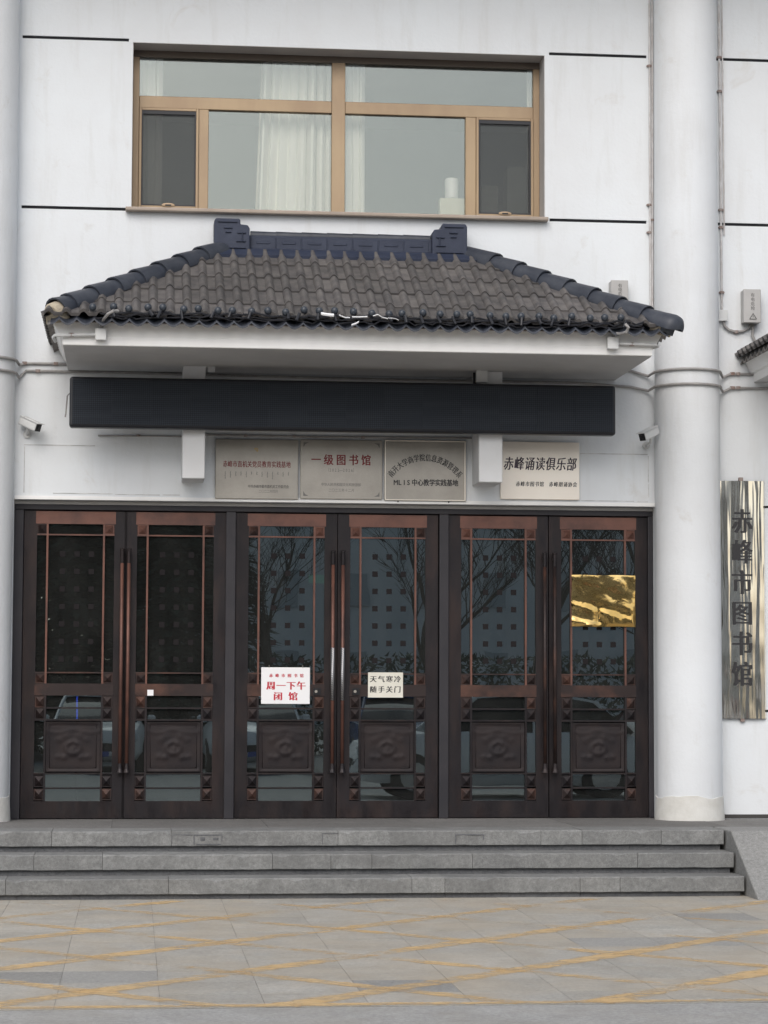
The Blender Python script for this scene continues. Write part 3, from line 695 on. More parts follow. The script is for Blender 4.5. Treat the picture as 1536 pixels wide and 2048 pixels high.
def canopy(XL, XR, ze, zr, ye, label, full=True):
    """hipped lean-to canopy on the wall: eave line y=-ye, z=ze; ridge at y=-.12, z=zr"""
    run = ye-.12; rise = zr-ze; ang = atan2(rise, run); S = hypot(run, rise)
    fx0, fx1 = XL+.035, XR-.04
    # white fascia box with a flared crown
    def ring(o, z, q=.08): return [(fx0-o, 0.0, z), (fx0-o, -ye+.075-o*q, z), (fx1+o, -ye+.075-o*q, z), (fx1+o, 0.0, z)]
    zb_ = ze-.186
    mb = MB(); mb.loft([ring(-.085, zb_), ring(-.080, zb_+.070), ring(-.055, zb_+.074), ring(-.04, zb_+.11), ring(.0, zb_+.185), ring(.0, zb_+.20)])
    cn = add('canopy', mb, FASC, B, bevel=.004); cn['label'] = label
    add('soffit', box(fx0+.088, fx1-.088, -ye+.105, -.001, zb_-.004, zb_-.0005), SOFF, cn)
    # roof boards
    rb = MB(); E = [(XL+.03, -ye+.03, ze-.012), (XR-.03, -ye+.03, ze-.012), (XR-.03, 0, ze-.012), (XL+.03, 0, ze-.012)]
    top = [(XL+run, -.10, zr-.03), (XR-run, -.10, zr-.03), (XR-run, 0, zr-.03), (XL+run, 0, zr-.03)]
    rb.loft([E, top]); add('roof_board', rb, BOARD, cn)
    # tiles on the three slopes; the pieces that cross a hip are cut along it
    def slope(org, xdir, updir, wid, inset, keep):
        nrm = xdir.cross(updir).normalized()
        tilt = -.045
        ncol = int(math.ceil(wid/TW))+1
        for r in range(NR):
            for c in range(-1, ncol):
                xa, xb = c*TW-.02, (c+1)*TW-.02; s0 = r*EXPO-(.042 if r else .005); s1 = s0+TL
                lo0, lo1 = s0/S*run, min(1, s1/S)*run
                if xb < lo0+.0 or xa > wid-lo0: continue
                mid_cut = xa < lo1+.01 or xb > wid-lo1-.01
                mat = Matrix((( *xdir, 0), (*updir, 0), (*nrm, 0), (0,0,0,1))).transposed()
                loc = org + xdir*xa + updir*s0 + nrm*(.026+.004*random.random())
                mw = Matrix.Translation(loc) @ mat @ Matrix.Rotation(tilt+random.uniform(-.004,.004), 4, 'X') @ Matrix.Rotation(random.uniform(-.006,.006), 4, 'Z')
                if not mid_cut and s1 < S-.12:
                    o = bpy.data.objects.new('roof_tile', tmesh); COL.objects.link(o); o.parent = cn; o.matrix_basis = mw
                else:
                    bm = bmesh.new(); bm.from_mesh(tmesh); bm.transform(mw)
                    for co, no in keep:
                        bmesh.ops.bisect_plane(bm, geom=bm.verts[:]+bm.edges[:]+bm.faces[:], plane_co=co, plane_no=no, clear_outer=True)
                    if len(bm.faces) < 4: bm.free(); continue
                    me = bpy.data.meshes.new('roof_tile'); bm.to_mesh(me); bm.free(); me.materials.clear(); me.materials.append(TILE)
                    o = bpy.data.objects.new('roof_tile', me); COL.objects.link(o); o.parent = cn
    up = Vector((0, cos(ang), sin(ang)))
    kl = (Vector((XL, -ye, ze)), Vector((-1, 1, 0)).normalized()); kr = (Vector((XR, -ye, ze)), Vector((1, 1, 0)).normalized())
    kt = (Vector((0, -.20, 0)), Vector((0, 1, 0))); 
    slope(Vector((XL, -ye, ze)), Vector((1,0,0)), up, XR-XL, run, [kl, kr, kt])
    kw = (Vector((0, -.004, 0)), Vector((0, 1, 0)))
    # side slopes: run back to the wall (only half a hip each)
    def side(xc, sgn):
        xd = Vector((0, -sgn, 0)); ud = Vector((sgn*cos(ang), 0, sin(ang)))
        org = Vector((xc, 0 if sgn > 0 else -ye, ze))
        if sgn > 0: kp = [(Vector((XL, -ye, ze)), Vector((1, -1, 0)).normalized()), kw]
        else: kp = [(Vector((XR, -ye, ze)), Vector((-1, -1, 0)).normalized()), kw]
        nrm = xd.cross(ud).normalized()
        for r in range(NR):
            for c in range(0, 7):
                s0 = r*EXPO-.015; lo0 = s0/S*run
                xa = c*TW-.05
                if sgn > 0 and xa > ye-lo0: continue
                if sgn < 0 and xa+TW < lo0: continue
                if sgn < 0 and xa > ye: continue
                mat = Matrix(((*xd, 0), (*ud, 0), (*nrm, 0), (0,0,0,1))).transposed()
                mw = Matrix.Translation(org + xd*xa + ud*s0 + nrm*.021) @ mat @ Matrix.Rotation(-.045, 4, 'X')
                bm = bmesh.new(); bm.from_mesh(tmesh); bm.transform(mw)
                for co, no in kp:
                    bmesh.ops.bisect_plane(bm, geom=bm.verts[:]+bm.edges[:]+bm.faces[:], plane_co=co, plane_no=no, clear_outer=True)
                if len(bm.faces) < 4: bm.free(); continue
                me = bpy.data.meshes.new('roof_tile'); bm.to_mesh(me); bm.free(); me.materials.clear(); me.materials.append(TILE)
                o = bpy.data.objects.new('roof_tile', me); COL.objects.link(o); o.parent = cn
    side(XL, 1); side(XR, -1)
    # scalloped under-eave course
    eave = MB(); N = int((XR-XL-.1)/.131)
    for (A, Bp, n) in ((Vector((XL+.05, -ye-.012, ze-.006)), Vector((XR-.05, -ye-.012, ze-.006)), N),):
        for i in range(n):
            pass
    HM = HIPM
    def scallop(A, Bv, outw):
        n = max(1, int((Bv-A).length/.131)); d = (Bv-A)/n
        for i in range(n):
            p = A+d*i; mb = MB(); f = []; K = 8
            for y_, zo in ((0., 0.), (.20, .10)):
                for th in (0, .016):
                    f.append([p + d*(k/K) - outw*y_ + Vector((0,0, zo - .042*abs(cos(pi*k/K)) + .012 - th)) for k in range(K+1)])
            rings = [f[0]+f[1][::-1], f[2]+f[3][::-1]]
            mb.loft(rings)
            add('eave_tile', mb, HM, cn)
    scallop(Vector((XL+.03, -ye-.050, ze-.008)), Vector((XR-.03, -ye-.050, ze-.008)), Vector((0,-1,0)))
    HM = EAVES
    scallop(Vector((XL+.004, 0-.01, ze+.0)), Vector((XL+.004, -ye+.03, ze)), Vector((-1,0,0)))
    scallop(Vector((XR-.004, -ye+.03, ze+.0)), Vector((XR-.004, -.01, ze)), Vector((1,0,0)))
    # hip caps
    for sx, cx in ((1, XL), (-1, XR)):
        a = Vector((cx, -ye, ze+.035)); b = Vector((cx+sx*run, -.12, zr+.035)); n = 8; t = (b-a).normalized(); L = (b-a).length/n
        side_ = t.cross(Vector((0,0,1))).normalized(); nu = side_.cross(t).normalized()
        if nu.z < 0: nu = -nu
        for k in range(n):
            p0 = a + t*(L*k - (.03 if k else (-.10 if sx > 0 else .04))); p1 = a + t*(L*(k+1)+.045); rings = []
            steps_ = [(0,.112),(.10,.110),(.55,.102),(1.,.094)]
            if k == 0 and sx < 0: steps_ = [(-.16,.012),(-.13,.066),(-.06,.100),(0.04,.112)] + steps_[2:]
            for f, r in steps_:
                p = p0+(p1-p0)*f - nu*.012*f; ring = []
                for j in range(11):
                    q = pi*j/10*1.12 - .06*pi; ring.append(p + side_*cos(q)*r + nu*sin(q)*r*.92)
                for j in range(10, -1, -1):
                    q = pi*j/10*1.12 - .06*pi; rr2 = max(.004, r-.014); ring.append(p + side_*cos(q)*rr2 + nu*sin(q)*rr2*.92)
                rings.append(ring)
            add('hip_tile', MB().loft(rings), HIPM, cn, smooth=True)
        # mortar bed under the caps
        m_ = MB(); rings = []
        for f in ((.035, .06, .3, .6, 1.0) if sx > 0 else (-.0, .02, .3, .6, 1.0)):
            p = a+(b-a)*f - nu*.01; ring = []
            for j in range(9):
                q = pi*j/8; rr2 = .080+.006*sin(j*2.3+f*9); ring.append(p + side_*cos(q)*rr2 + nu*sin(q)*rr2*.9)
            ring += [p - side_*.075 - nu*.06, p + side_*.075 - nu*.06]; rings.append(ring)
        add('mortar_bed', m_.loft(rings), HIPM, cn)
        pe = a + t*(.045 if sx > 0 else .02); pl_ = MB(); K_ = []
        for f, sc_ in ((0., .72), (.012, .95), (.10, 1.0)):
            K_.append([pe + t*f - nu*.012 + side_*cos(pi*j/8)*.088*sc_ + nu*(sin(pi*j/8)*.088*sc_*.95+.006*sin(j*3.1)) for j in range(9)] + [pe + t*f - side_*.08 - nu*.085, pe + t*f + side_*.08 - nu*.085])
        add('mortar_plug', pl_.loft(K_), MORTAR, cn)
    # ridge
    ra_, rb_ = XL+run, XR-run
    fl = MB(); fl.loft([[(q_, -.31, zr-.055), (q_, -.315, zr-.032), (q_, -.20, zr+.035), (q_, -.12, zr+.06), (q_, 0, zr+.06), (q_, 0, zr-.1)] for q_ in (ra_-.06, rb_+.03)])
    add('ridge_flashing', fl, RIDGE, cn)
    rb2 = MB(); rb2.box(ra_-.04, rb_-.05, -.13, -.001, zr+.02, zr+.165); rr = add('ridge', rb2, RIDGE, cn)
    nb = max(1, int((rb_-ra_-.56)/.19)); wd = (rb_-ra_-.56)/nb
    for k in range(nb):
        xa = ra_+.22+wd*k
        add('ridge_brick', MB().box(xa+.004, xa+wd-.004, -.135, -.128, zr+.045, zr+.15).box(xa+.05, xa+wd-.05, -.140, -.134, zr+.095, zr+.115), RIDGE, cn, bevel=.005)
        rg = MB(); rg.lathe([(.001,xa),(.042,xa+.002),(.038,xa+wd+.012),(.001,xa+wd+.014)], 12, (0,-.085,zr+.168), 'x'); add('ridge_cap', rg, HIPM, cn, smooth=True)
    for sx, cx in ((1, ra_-.08), (-1, rb_-.03)):
        pr = [(0,.0),(0,.262),(.015,.285),(.205,.285),(.215,.268),(.215,.238),(.275,.232),(.292,.205),(.292,.0)]
        poly = [(cx+sx*x, zr+.005+z) for x, z in pr]
        orn = add('ridge_ornament', MB().prism(poly, -.20, -.002), RIDGE, cn, bevel=.008, seg=2)
        rl = MB(); g = lambda x0_, x1_, z0_, z1_: rl.box(cx+sx*x0_, cx+sx*x1_, -.211, -.198, zr+.005+z0_, zr+.005+z1_)
        g(.03,.19,.25,.265); g(.08,.15,.20,.212); g(.09,.14,.165,.175); g(.03,.26,.035,.045); g(.19,.26,.16,.17); g(.225,.235,.10,.17); g(.18,.26,.09,.10)
        add('ornament_relief', rl, RIDGE, cn, bevel=.003)
    return cn
CXL, CXR, CZE, CZR, CYE = -2.730, 2.075, 4.298, 5.075, 1.50
can = canopy(CXL, CXR, CZE, CZR, CYE, 'hipped grey tile canopy over the entrance doors')
p = PY(1479, 718, 0)
can2 = canopy(p.x, p.x+4.86, CZE, CZR, CYE, 'neighbouring small tiled canopy cut by the right edge of the picture')
# hanging posts behind the screen
for a, b in ((-1.675, -1.494), (.735, .929)):
    add('canopy_post', box(a, b, -.40, -.001, 3.197, CZE-.1885), POST, B, bevel=.006)

# ------------------------------------------------------------------ led sign
zl0, zl1 = 3.585, 3.992; xl_, xr_ = -2.579, 1.846
t = thing('led_sign', (-.37, -.45, zl0), 'long switched-off dark navy LED display board under the canopy', 'sign')
add('frame', box(xl_, xr_, -.520, -.405, zl0, zl1), LEDF, t, bevel=.022, seg=3)
nmod = 14; mw_ = (xr_-xl_-.05)/nmod
mm = box(0, mw_-.0012, -.0045, .003, 0, zl1-zl0-.05).mesh('led_module'); mm.materials.append(LEDM)
for k in range(nmod): add('led_module', mm, None, t, loc=(xl_+.025+mw_*k, -.520, zl0+.025))
add('power_lead', MB().tube([(xl_-.0, -.44, zl0+.28), (xl_-.02, -.43, zl0+.26), (xl_-.03, -.42, zl0+.12), (xl_-.034, -.42, zl0+.09)], .006, 6), CABLE, t)
for xb in (xl_+.35, xr_-.35):
    add('bracket', box(xb-.02, xb+.02, -.406, .001, 3.70, 3.74), BOXG, t)

# ------------------------------------------------------------------ lettering
_gl = {}
def glyph(ch):
    if ch in _gl: return _gl[ch]
    cu = bpy.data.curves.new('g', 'FONT'); cu.body = ch; cu.size = 1.0; cu.resolution_u = 2
    ob = bpy.data.objects.new('g', cu); COL.objects.link(ob)
    dg = bpy.context.evaluated_depsgraph_get(); dg.update()
    me = bpy.data.meshes.new_from_object(ob.evaluated_get(dg))
    vs = [(v.co.x, v.co.y) for v in me.vertices]; fs = [tuple(p.vertices) for p in me.polygons]
    bpy.data.objects.remove(ob); bpy.data.curves.remove(cu); bpy.data.meshes.remove(me)
    _gl[ch] = (vs, fs); return _gl[ch]
_ref = glyph('国')[0]
_rx = (min(v[0] for v in _ref)+max(v[0] for v in _ref))/2; _ry = (min(v[1] for v in _ref)+max(v[1] for v in _ref))/2
_rw = max(v[0] for v in _ref)-min(v[0] for v in _ref)
def letter(mb, ch, cx, Y, cz, w, h=None, rot=0.0, bold=0.0, boldz=0.0, shear=0.0):
    """one character centred on (cx, cz) on the upright plane y=Y, w wide and h high"""
    h = h or w; vs, fs = glyph(ch)
    if not vs: return
    if ord(ch) < 0x2000:
        bx = (min(v[0] for v in vs)+max(v[0] for v in vs))/2
    else: bx = _rx
    offs = [(0, 0)]
    if bold: offs += [(bold, 0), (-bold, 0)]
    if boldz: offs += [(0, boldz), (0, -boldz)]
    c, s = cos(rot), sin(rot)
    for q, (ox, oz) in enumerate(offs):
        out = []
        for x, y in vs:
            X = (x-bx)/_rw*w + ox; Z = (y-_ry)/_rw*h + oz; X += shear*Z
            out.append((cx + X*c - Z*s, Y - q*.0003, cz + X*s + Z*c))
        mb.add(out, fs)
def flat(mb, name, mat, parent):
    m = bpy.data.meshes.new(name); m.from_pydata(mb.v, [], mb.f); m.update()
    return add(name, m, mat, parent)
def line(text, x0, x1, Y, z, w, h=None, mat=INK, parent=None, **kw):
    mb = MB(); n = len(text); each = w > .024
    for i, ch in enumerate(text):
        if ch == ' ': continue
        cx = x0 + (x1-x0)*(i/(n-1) if n > 1 else .5)
        if each: mb = MB()
        letter(mb, ch, cx, Y, z, w, h, **kw)
        if each: flat(mb, 'character', mat, parent)
    if not each: tag(flat(mb, 'lettering', mat, parent), kind='stuff')

# ------------------------------------------------------------------ four plaques over the doors
def plaque(a, b, c, d, mat, label, lean=0.0):
    """pixel box (left, right, top, bottom) on the wall"""
    p0 = PY(a, d, -.03); p1 = PY(b, c, -.03)
    t = thing('plaque', ((p0.x+p1.x)/2, -.002, p0.z), label, 'plaque', 'metal plaques above the doors')
    pl = add('plate', box(p0.x, p1.x, -.030, -.001, p0.z, p1.z), mat, t, bevel=.005, seg=2)
    return t, p0.x, p1.x, p0.z, p1.z
YL = -.0312
t, a, b, c, d = plaque(430, 597, 880, 997, STEEL, 'grey steel plaque with small red emblem line and script, leftmost of the four')
W_, H_ = b-a, d-c; fx = lambda u: a+W_*u; fz = lambda v: d-H_*v
line('赤峰市直机关党员教育实践基地', fx(.12), fx(.88), YL, fz(.42), W_*.047, W_*.070, RED, t, bold=.0008)
mb = MB()
for i, L in enumerate((.13,.11,.08,.07,.10,.05,.06,.09,.10,.13,.05,.08,.06)):      # short upright script strokes
    x = fx(.12+.76*i/12); z0_ = fz(.54)
    mb.box(x-.002, x+.002, YL, YL+.001, z0_-H_*L, z0_)
    for k in range(3): mb.box(x-.006 if (i+k) % 2 else x+.002, x-.002 if (i+k) % 2 else x+.006, YL, YL+.001, z0_-H_*L*(.25+.28*k)-.003, z0_-H_*L*(.25+.28*k))
flat(mb, 'script', GREYI, t)
line('中共赤峰市委市直机关工作委员会', fx(.41), fx(.87), YL, fz(.79), W_*.03, W_*.036, INK, t)
line('二〇二二年四月', fx(.54), fx(.74), YL, fz(.87), W_*.03, W_*.034, GREYI, t)
mb = MB(); ex, ez = fx(.49), fz(.18)
mb.tube([(ex+.014*cos(q), YL, ez+.016*sin(q)) for q in [(-.9+3.6*k/10) for k in range(11)]], .0028, 6).tube([(ex-.012,YL,ez+.012),(ex+.012,YL,ez-.014)], .0025, 6).box(ex-.016, ex-.006, YL-.002, YL+.001, ez+.007, ez+.014)
add('emblem', mb, YELP, t)
t, a, b, c, d = plaque(600.5, 765, 881, 997.5, STEEL, 'grey steel plaque with five large red characters, second of the four')
W_, H_ = b-a, d-c
line('一级图书馆', fx(.19), fx(.80), YL, fz(.34), W_*.10, W_*.115, RED, t, bold=.0022, boldz=.001)
line('（2022—2026）', fx(.33), fx(.66), YL, fz(.51), W_*.034, W_*.045, GREYI, t)
line('中华人民共和国文化和旅游部', fx(.27), fx(.72), YL, fz(.755), W_*.033, W_*.036, GREYI, t)
line('二〇二三年十二月', fx(.36), fx(.64), YL, fz(.85), W_*.032, W_*.036, GREYI, t)
mb = MB()
for sx, sz in ((0,0),(1,0),(0,1),(1,1)):
    X = fx(.035+.93*sx); Z = fz(.05+.90*sz); e1 = .045*(1-2*sx); e2 = -.04*(1-2*sz)
    mb = MB(); mb.add([(X, YL, Z), (X+e1, YL, Z), (X+e1*.35, YL, Z+e2*.35), (X, YL, Z+e2)], [(0,1,2,3) if e1*e2 > 0 else (3,2,1,0)])
    flat(mb, 'corner_ornament', GREYI, t)
t, a, b, c, d = plaque(768.5, 932, 881.5, 1001, STEELB if False else STEEL, 'grey steel plaque with an arched line of black characters, third of the four')
W_, H_ = b-a, d-c
txt = '南开大学商学院信息资源管理系'; R_ = W_*.53
for i, ch in enumerate(txt):
    q = radians(141.5 - 103*i/(len(txt)-1)); mb = MB(); letter(mb, ch, fx(.5)+R_*cos(q), YL, fz(.29)-R_+R_*sin(q), W_*.058, W_*.078, rot=q-pi/2, bold=.0013); flat(mb, 'character', INK, t)
line('MLIS', fx(.14), fx(.295), YL, fz(.70), W_*.062, W_*.072, INK, t, bold=.0018, boldz=.001)
line('中心教学实践基地', fx(.37), fx(.87), YL, fz(.70), W_*.060, W_*.072, INK, t, bold=.0018, boldz=.001)
add('rim', MB().box(a+.004, b-.004, -.034, -.0295, d-.012, d-.004).box(b-.012, b-.004, -.034, -.0295, c+.004, d-.0125).box(a+.004, b-.0125, -.034, -.0295, c+.004, c+.010).box(a+.004, a+.010, -.034, -.0295, c+.0105, d-.0125), STEELB, t)
for u in (.17, .79): add('bolt', MB().lathe([(.006,-.012),(.006,.0)], 8, (fx(u), -.012, c-.006), 'y'), BLK, t)
t, a, b, c, d = plaque(1001, 1159, 885, 998, STEELB, 'bright polished plaque with brush-written dark characters, rightmost of the four')
W_, H_ = b-a, d-c
line('赤峰诵读俱乐部', fx(.105), fx(.90), YL, fz(.385), W_*.105, W_*.145, PURP, t, bold=.0022, shear=.12)
line('赤峰市图书馆 赤峰朗诵协会', fx(.22), fx(.94), YL, fz(.735), W_*.045, W_*.055, INK, t, bold=.001, shear=.1)

# ------------------------------------------------------------------ upright name board
p0 = PY(1441, 1437, -.05); p1 = PY(1531, 962, -.05); cx = (p0.x+p1.x)/2; hw = (p1.x-p0.x)/2
t = thing('name_board', (cx, -.01, p0.z), 'tall polished brass name board with six black characters on the right-hand wall', 'sign')
mb = MB(); n = 28; vs = []; nz = 20
prof = [(-hw+2*hw*k/n, -.026-.008*cos(pi*(k/n-.5))**.8 if 0 < k < n else -.006) for k in range(n+1)]
for j in range(nz+1):
    z = p0.z+(p1.z-p0.z)*j/nz
    for x, y in prof: vs.append((cx+x, y-.004*sin(j*1.9+x*14)*.25, z))
fs = [(j*(n+1)+i, j*(n+1)+i+1, (j+1)*(n+1)+i+1, (j+1)*(n+1)+i) for j in range(nz) for i in range(n)]
mb.add(vs, fs); mb.box(cx-hw, cx+hw, -.006, -.0005, p0.z, p1.z)
plate = add('plate', mb, NAMEB, t, smooth=True)
for k, ch in enumerate('赤峰市图书馆'):
    q = PY(1485.5, 1043+61.2*k, -.05); mb = MB(); letter(mb, ch, q.x, -.0368, q.z, .150, .180, bold=.007)
    flat(mb, 'character', INK, t)
for z in (p1.z+.012, p0.z-.012):
    add('hanger', box(cx-.022, cx+.014, -.03, -.0005, z-.016, z+.018), RUSTP, t, bevel=.003)

# ------------------------------------------------------------------ notices and foil on the doors
YN = YD-.0345
p0 = PY(522, 1408, YN); p1 = PY(620, 1335, YN)
t = thing('notice_board', ((p0.x+p1.x)/2, YN, p0.z), 'white board with red characters hung on the third door leaf', 'notice')
add('board', box(p0.x, p1.x, YN-.006, YN+.0065, p0.z, p1.z), PAPERW, t, bevel=.004, seg=2)
a, b, c, d = p0.x, p1.x, p0.z, p1.z; W_, H_ = b-a, d-c; YL = YN-.0066
line('赤峰市图书馆', fx(.20), fx(.83), YL, fz(.225), W_*.062, W_*.066, REDB, t, bold=.0016)
line('周一下午', fx(.20), fx(.82), YL, fz(.50), W_*.155, W_*.15, REDB, t, bold=.004)
line('闭馆', fx(.345), fx(.655), YL, fz(.79), W_*.155, W_*.15, REDB, t, bold=.004)
for u in (.16, .85): add('hook', MB().tube([(fx(u), YN-.006, d-.006), (fx(u), YN-.009, d+.006), (fx(u), YN+.004, d+.016)], .003, 6), STEEL, t)
p0 = PY(736, 1395, YN); p1 = PY(806, 1345, YN)
t = thing('paper_notice', ((p0.x+p1.x)/2, YN, p0.z), 'cream paper with eight black characters stuck on the fourth door leaf', 'notice')
add('sheet', box(p0.x, p1.x, YN-.001, YN+.0095, p0.z, p1.z), PAPERC, t)
a, b, c, d = p0.x, p1.x, p0.z, p1.z; W_, H_ = b-a, d-c; YL = YN-.0014
line('天气寒冷', fx(.15), fx(.84), YL, fz(.27), W_*.165, W_*.165, INK, t, bold=.0022, shear=.05)
line('随手关门', fx(.15), fx(.84), YL, fz(.68), W_*.165, W_*.165, INK, t, bold=.0022, shear=.05)
# gold foil: a crumpled sheet with real creases
p0 = PY(1143, 1253, YN); p1 = PY(1270, 1151, YN); n = 26; vs = []
def crump(u, v):
    y = 0
    for (ax, az, ph, am) in ((9,3,.3,.5),(4,11,1.7,.45),(17,7,2.2,.22),(6,19,.9,.2)):
        s_ = sin(ax*u+az*v+ph); y += am*(1-abs(s_))
    y += 1.1*math.exp(-((u-.72)/.10)**2-((v-.85)/.08)**2) - .8*math.exp(-((u-.40-.1*v)/.02)**2)*(v < .45)
    return .007*y
for j in range(n+1):
    for i in range(n+1):
        u, v = i/n, j/n; ed = .3 if i in (0, n) or j in (0, n) else 1
        vs.append((p0.x+(p1.x-p0.x)*u + (.002*sin(9*v) if i in (0,n) else 0), YN-.004-ed*crump(u,v)*(.5+3.2*max(0,.62-v))-.010*u*(1-u), p0.z+(p1.z-p0.z)*v + (.002*sin(11*u) if j in (0,n) else 0)))
mb = MB(); mb.add(vs, [(j*(n+1)+i, j*(n+1)+i+1, (j+1)*(n+1)+i+1, (j+1)*(n+1)+i) for j in range(n) for i in range(n)])
mb.box(p0.x+.004, p1.x-.004, YN-.0015, YN+.0095, p0.z+.004, p1.z-.004)
tag(add('gold_foil_sheet', mb, GOLD, smooth=True), 'crumpled gold foil sheet stuck on the rightmost door leaf', 'sheet')
q = PY(301, 1385, YN)
tag(add('paper_tag', MB().box(q.x-.026, q.x+.024, YN-.001, YN+.009, q.z-.026, q.z+.022), PAPERW), 'small white paper tag on the second door leaf', 'tag')

# ------------------------------------------------------------------ security cameras
def seccam(px, py, sgn, label):
    p = PY(px, py, -.02)
    t = thing('security_camera', (p.x, 0, p.z), label, 'camera', 'security cameras beside the doors')
    add('wall_base', MB().lathe([(.032,-.02),(.032,.0005)], 16, (p.x, 0, p.z-.075), 'y'), PLASTIC, t)
    add('arm', MB().tube([(p.x,-.018,p.z-.075),(p.x+sgn*.006,(-.10 if sgn > 0 else -.24)+.04,p.z-.068),(p.x+sgn*.012,(-.10 if sgn > 0 else -.24)+.01,p.z-.03)], .011, 10), PLASTIC, t, smooth=True)
    yb_ = -.10 if sgn > 0 else -.24
    rot = Matrix.Translation((p.x+sgn*.02, yb_, p.z)) @ Matrix.Rotation(sgn*radians(52), 4, 'Z') @ Matrix.Rotation(radians(22), 4, 'X')
    def bx(nm, a, mat, bev):
        m = box(*a).mesh(nm); m.transform(rot); return add(nm, m, mat, t, bevel=bev, seg=2)
    bx('housing', (-.036,.036,-.105,.09,-.034,.036), PLASTIC, .014)
    bx('sun_shield', (-.042,.042,-.125,.085,.036,.043), PLASTIC, .003)
    bx('face', (-.031,.031,-.109,-.104,-.029,.033), BLK, .006)
    m = MB().lathe([(.016,-.116),(.017,-.108)], 16, (0,0,.004), 'y').mesh('lens'); m.transform(rot); add('lens', m, BLK, t)
seccam(54, 850, 1, 'white security camera on the wall left of the display board')
seccam(1293, 873, -1, 'white security camera on the wall right of the display board, beside the column')

# ------------------------------------------------------------------ electric boxes, pipes and cables
def ebox(px0, px1, py0, py1, label):
    p0 = PY(px0, py1, -.09); p1 = PY(px1, py0, -.09); cx = (p0.x+p1.x)/2
    t = thing('electric_box', (cx, 0, p0.z), label, 'electric box', 'grey electric boxes on the wall')
    add('case', box(p0.x, p1.x, -.095, .001, p0.z, p1.z), BOXG, t, bevel=.004)
    add('lid', box(p0.x-.003, p1.x+.003, -.108, -.0945, p0.z-.003, p1.z+.003), BOXG, t, bevel=.004)
    a, b, c, d = p0.x, p1.x, p0.z, p1.z; h = d-c; mb = MB()
    for k, ch in enumerate('有电危险'): mb = MB(); letter(mb, ch, cx+.004, -.1084, d-h*(.17+.135*k), .030, .030, bold=.001); flat(mb, 'character', GREYI, t)
    z = c+h*.10; s = .030; mb = MB()
    for (u, v), (u2, v2) in (((-s,0),(s,0)), ((s,0),(0,1.6*s)), ((0,1.6*s),(-s,0))):
        mb.tube([(cx+.006+u, -.109, z+v), (cx+.006+u2, -.109, z+v2)], .004, 5)
    mb.box(cx+.003, cx+.009, -.1105, -.108, z+.012, z+.030); add('warning_triangle', mb, GREYI, t)
    return p0, p1
ebox(1222, 1255, 562, 622, 'grey electric box half hidden behind the right hip of the canopy')
e0, e1 = ebox(1487, 1520, 580, 645, 'grey electric box with warning triangle on the wall right of the column')
def pipe(name, pts, r, mat, label, clips=(), cat='pipe', group=None, rad=6):
    t = thing(name, tuple(pts[-1]), label, cat, group)
    add('run', MB().tube(pts, r, 8), mat, t, smooth=True)
    for c in clips: add('clip', MB().lathe([(r*1.9,-r*1.0),(r*1.9,r*1.0)], 8, tuple(c), 'z').box(c[0]-.022, c[0]+.022, c[1]-.004, c[1]+.02, c[2]-.006, c[2]+.006), RUSTP, t)
    return t
def vp(px0, py0, px1, py1, Y, n=6):
    a = PY(px0, py0, Y); b = PY(px1, py1, Y); return [a+(b-a)*(k/(n-1)) for k in range(n)]
for (xa, xb, lab, clipy) in ((1298.5, 1301, 'thin painted pipe running down the wall left of the round column', (132, 410, 465)), (1304.5, 1305, 'second thin pipe between the wall and the left side of the column', (440,))):
    pts = vp(xa, -60, xb, 618, -.016); pipe('wall_pipe', [Vector((p.x, -.014, p.z)) for p in pts], .009, PIPEW, lab, [Vector((PY(xa,y,-.014).x, -.014, PY(xa,y,-.014).z)) for y in clipy], 'pipe', 'thin pipes beside the round column')
pts = vp(1436.5, -60, 1444, 622, -.016)
pipe('wall_pipe', [Vector((p.x, -.014, p.z)) for p in pts], .010, PIPEW, 'thin pipe running down the wall right of the column to a white junction box', [Vector((PY(1437+y/90,y,-.014).x, -.014, PY(1437+y/90,y,-.014).z)) for y in (115, 183, 420, 455, 585)], 'pipe', 'thin pipes beside the round column')
pts = vp(1440.5, -60, 1446, 470, -.016); pipe('wall_pipe', [Vector((p.x+.012, -.012, p.z)) for p in pts], .007, PIPEW, 'thinner outer pipe beside the pipe right of the column', (), 'pipe', 'thin pipes beside the round column')
def jbox(px0, px1, py0, py1, Y, label, depth=.05, mat=PLASTIC):
    p0 = PY(px0, py1, Y-depth); p1 = PY(px1, py0, Y-depth)
    t = thing('junction_box', ((p0.x+p1.x)/2, Y, p0.z), label, 'junction box', 'small white junction boxes')
    add('case', box(p0.x, p1.x, Y-depth+.008, Y+.002, p0.z, p1.z), mat, t, bevel=.004)
    add('lid', box(p0.x-.002, p1.x+.002, Y-depth, Y-depth+.0085, p0.z-.002, p1.z+.002), mat, t, bevel=.003)
    return p0, p1
j0, j1 = jbox(1438, 1455, 620, 641, 0, 'small white junction box under the pipe right of the column')
pipe('flexible_cable', [Vector((q.x, -.02, q.z)) for q in [PY(*s, -.02) for s in ((1447,642),(1449,652),(1458,660),(1472,664),(1487,662),(1498,656),(1503,645))]], .012, CABLE, 'sagging grey cable between the junction box and the electric box', [Vector((q.x, -.012, q.z)) for q in [PY(1472,664,-.012)]], 'cable')
pipe('flexible_cable', [Vector((q.x, -.02, q.z)) for q in [PY(*s, -.02) for s in ((1505,645),(1506,660),(1505,672),(1510,684),(1522,694),(1534,700))]], .013, CABLE, 'grey cable hanging from the electric box down to the neighbouring canopy', (), 'cable')
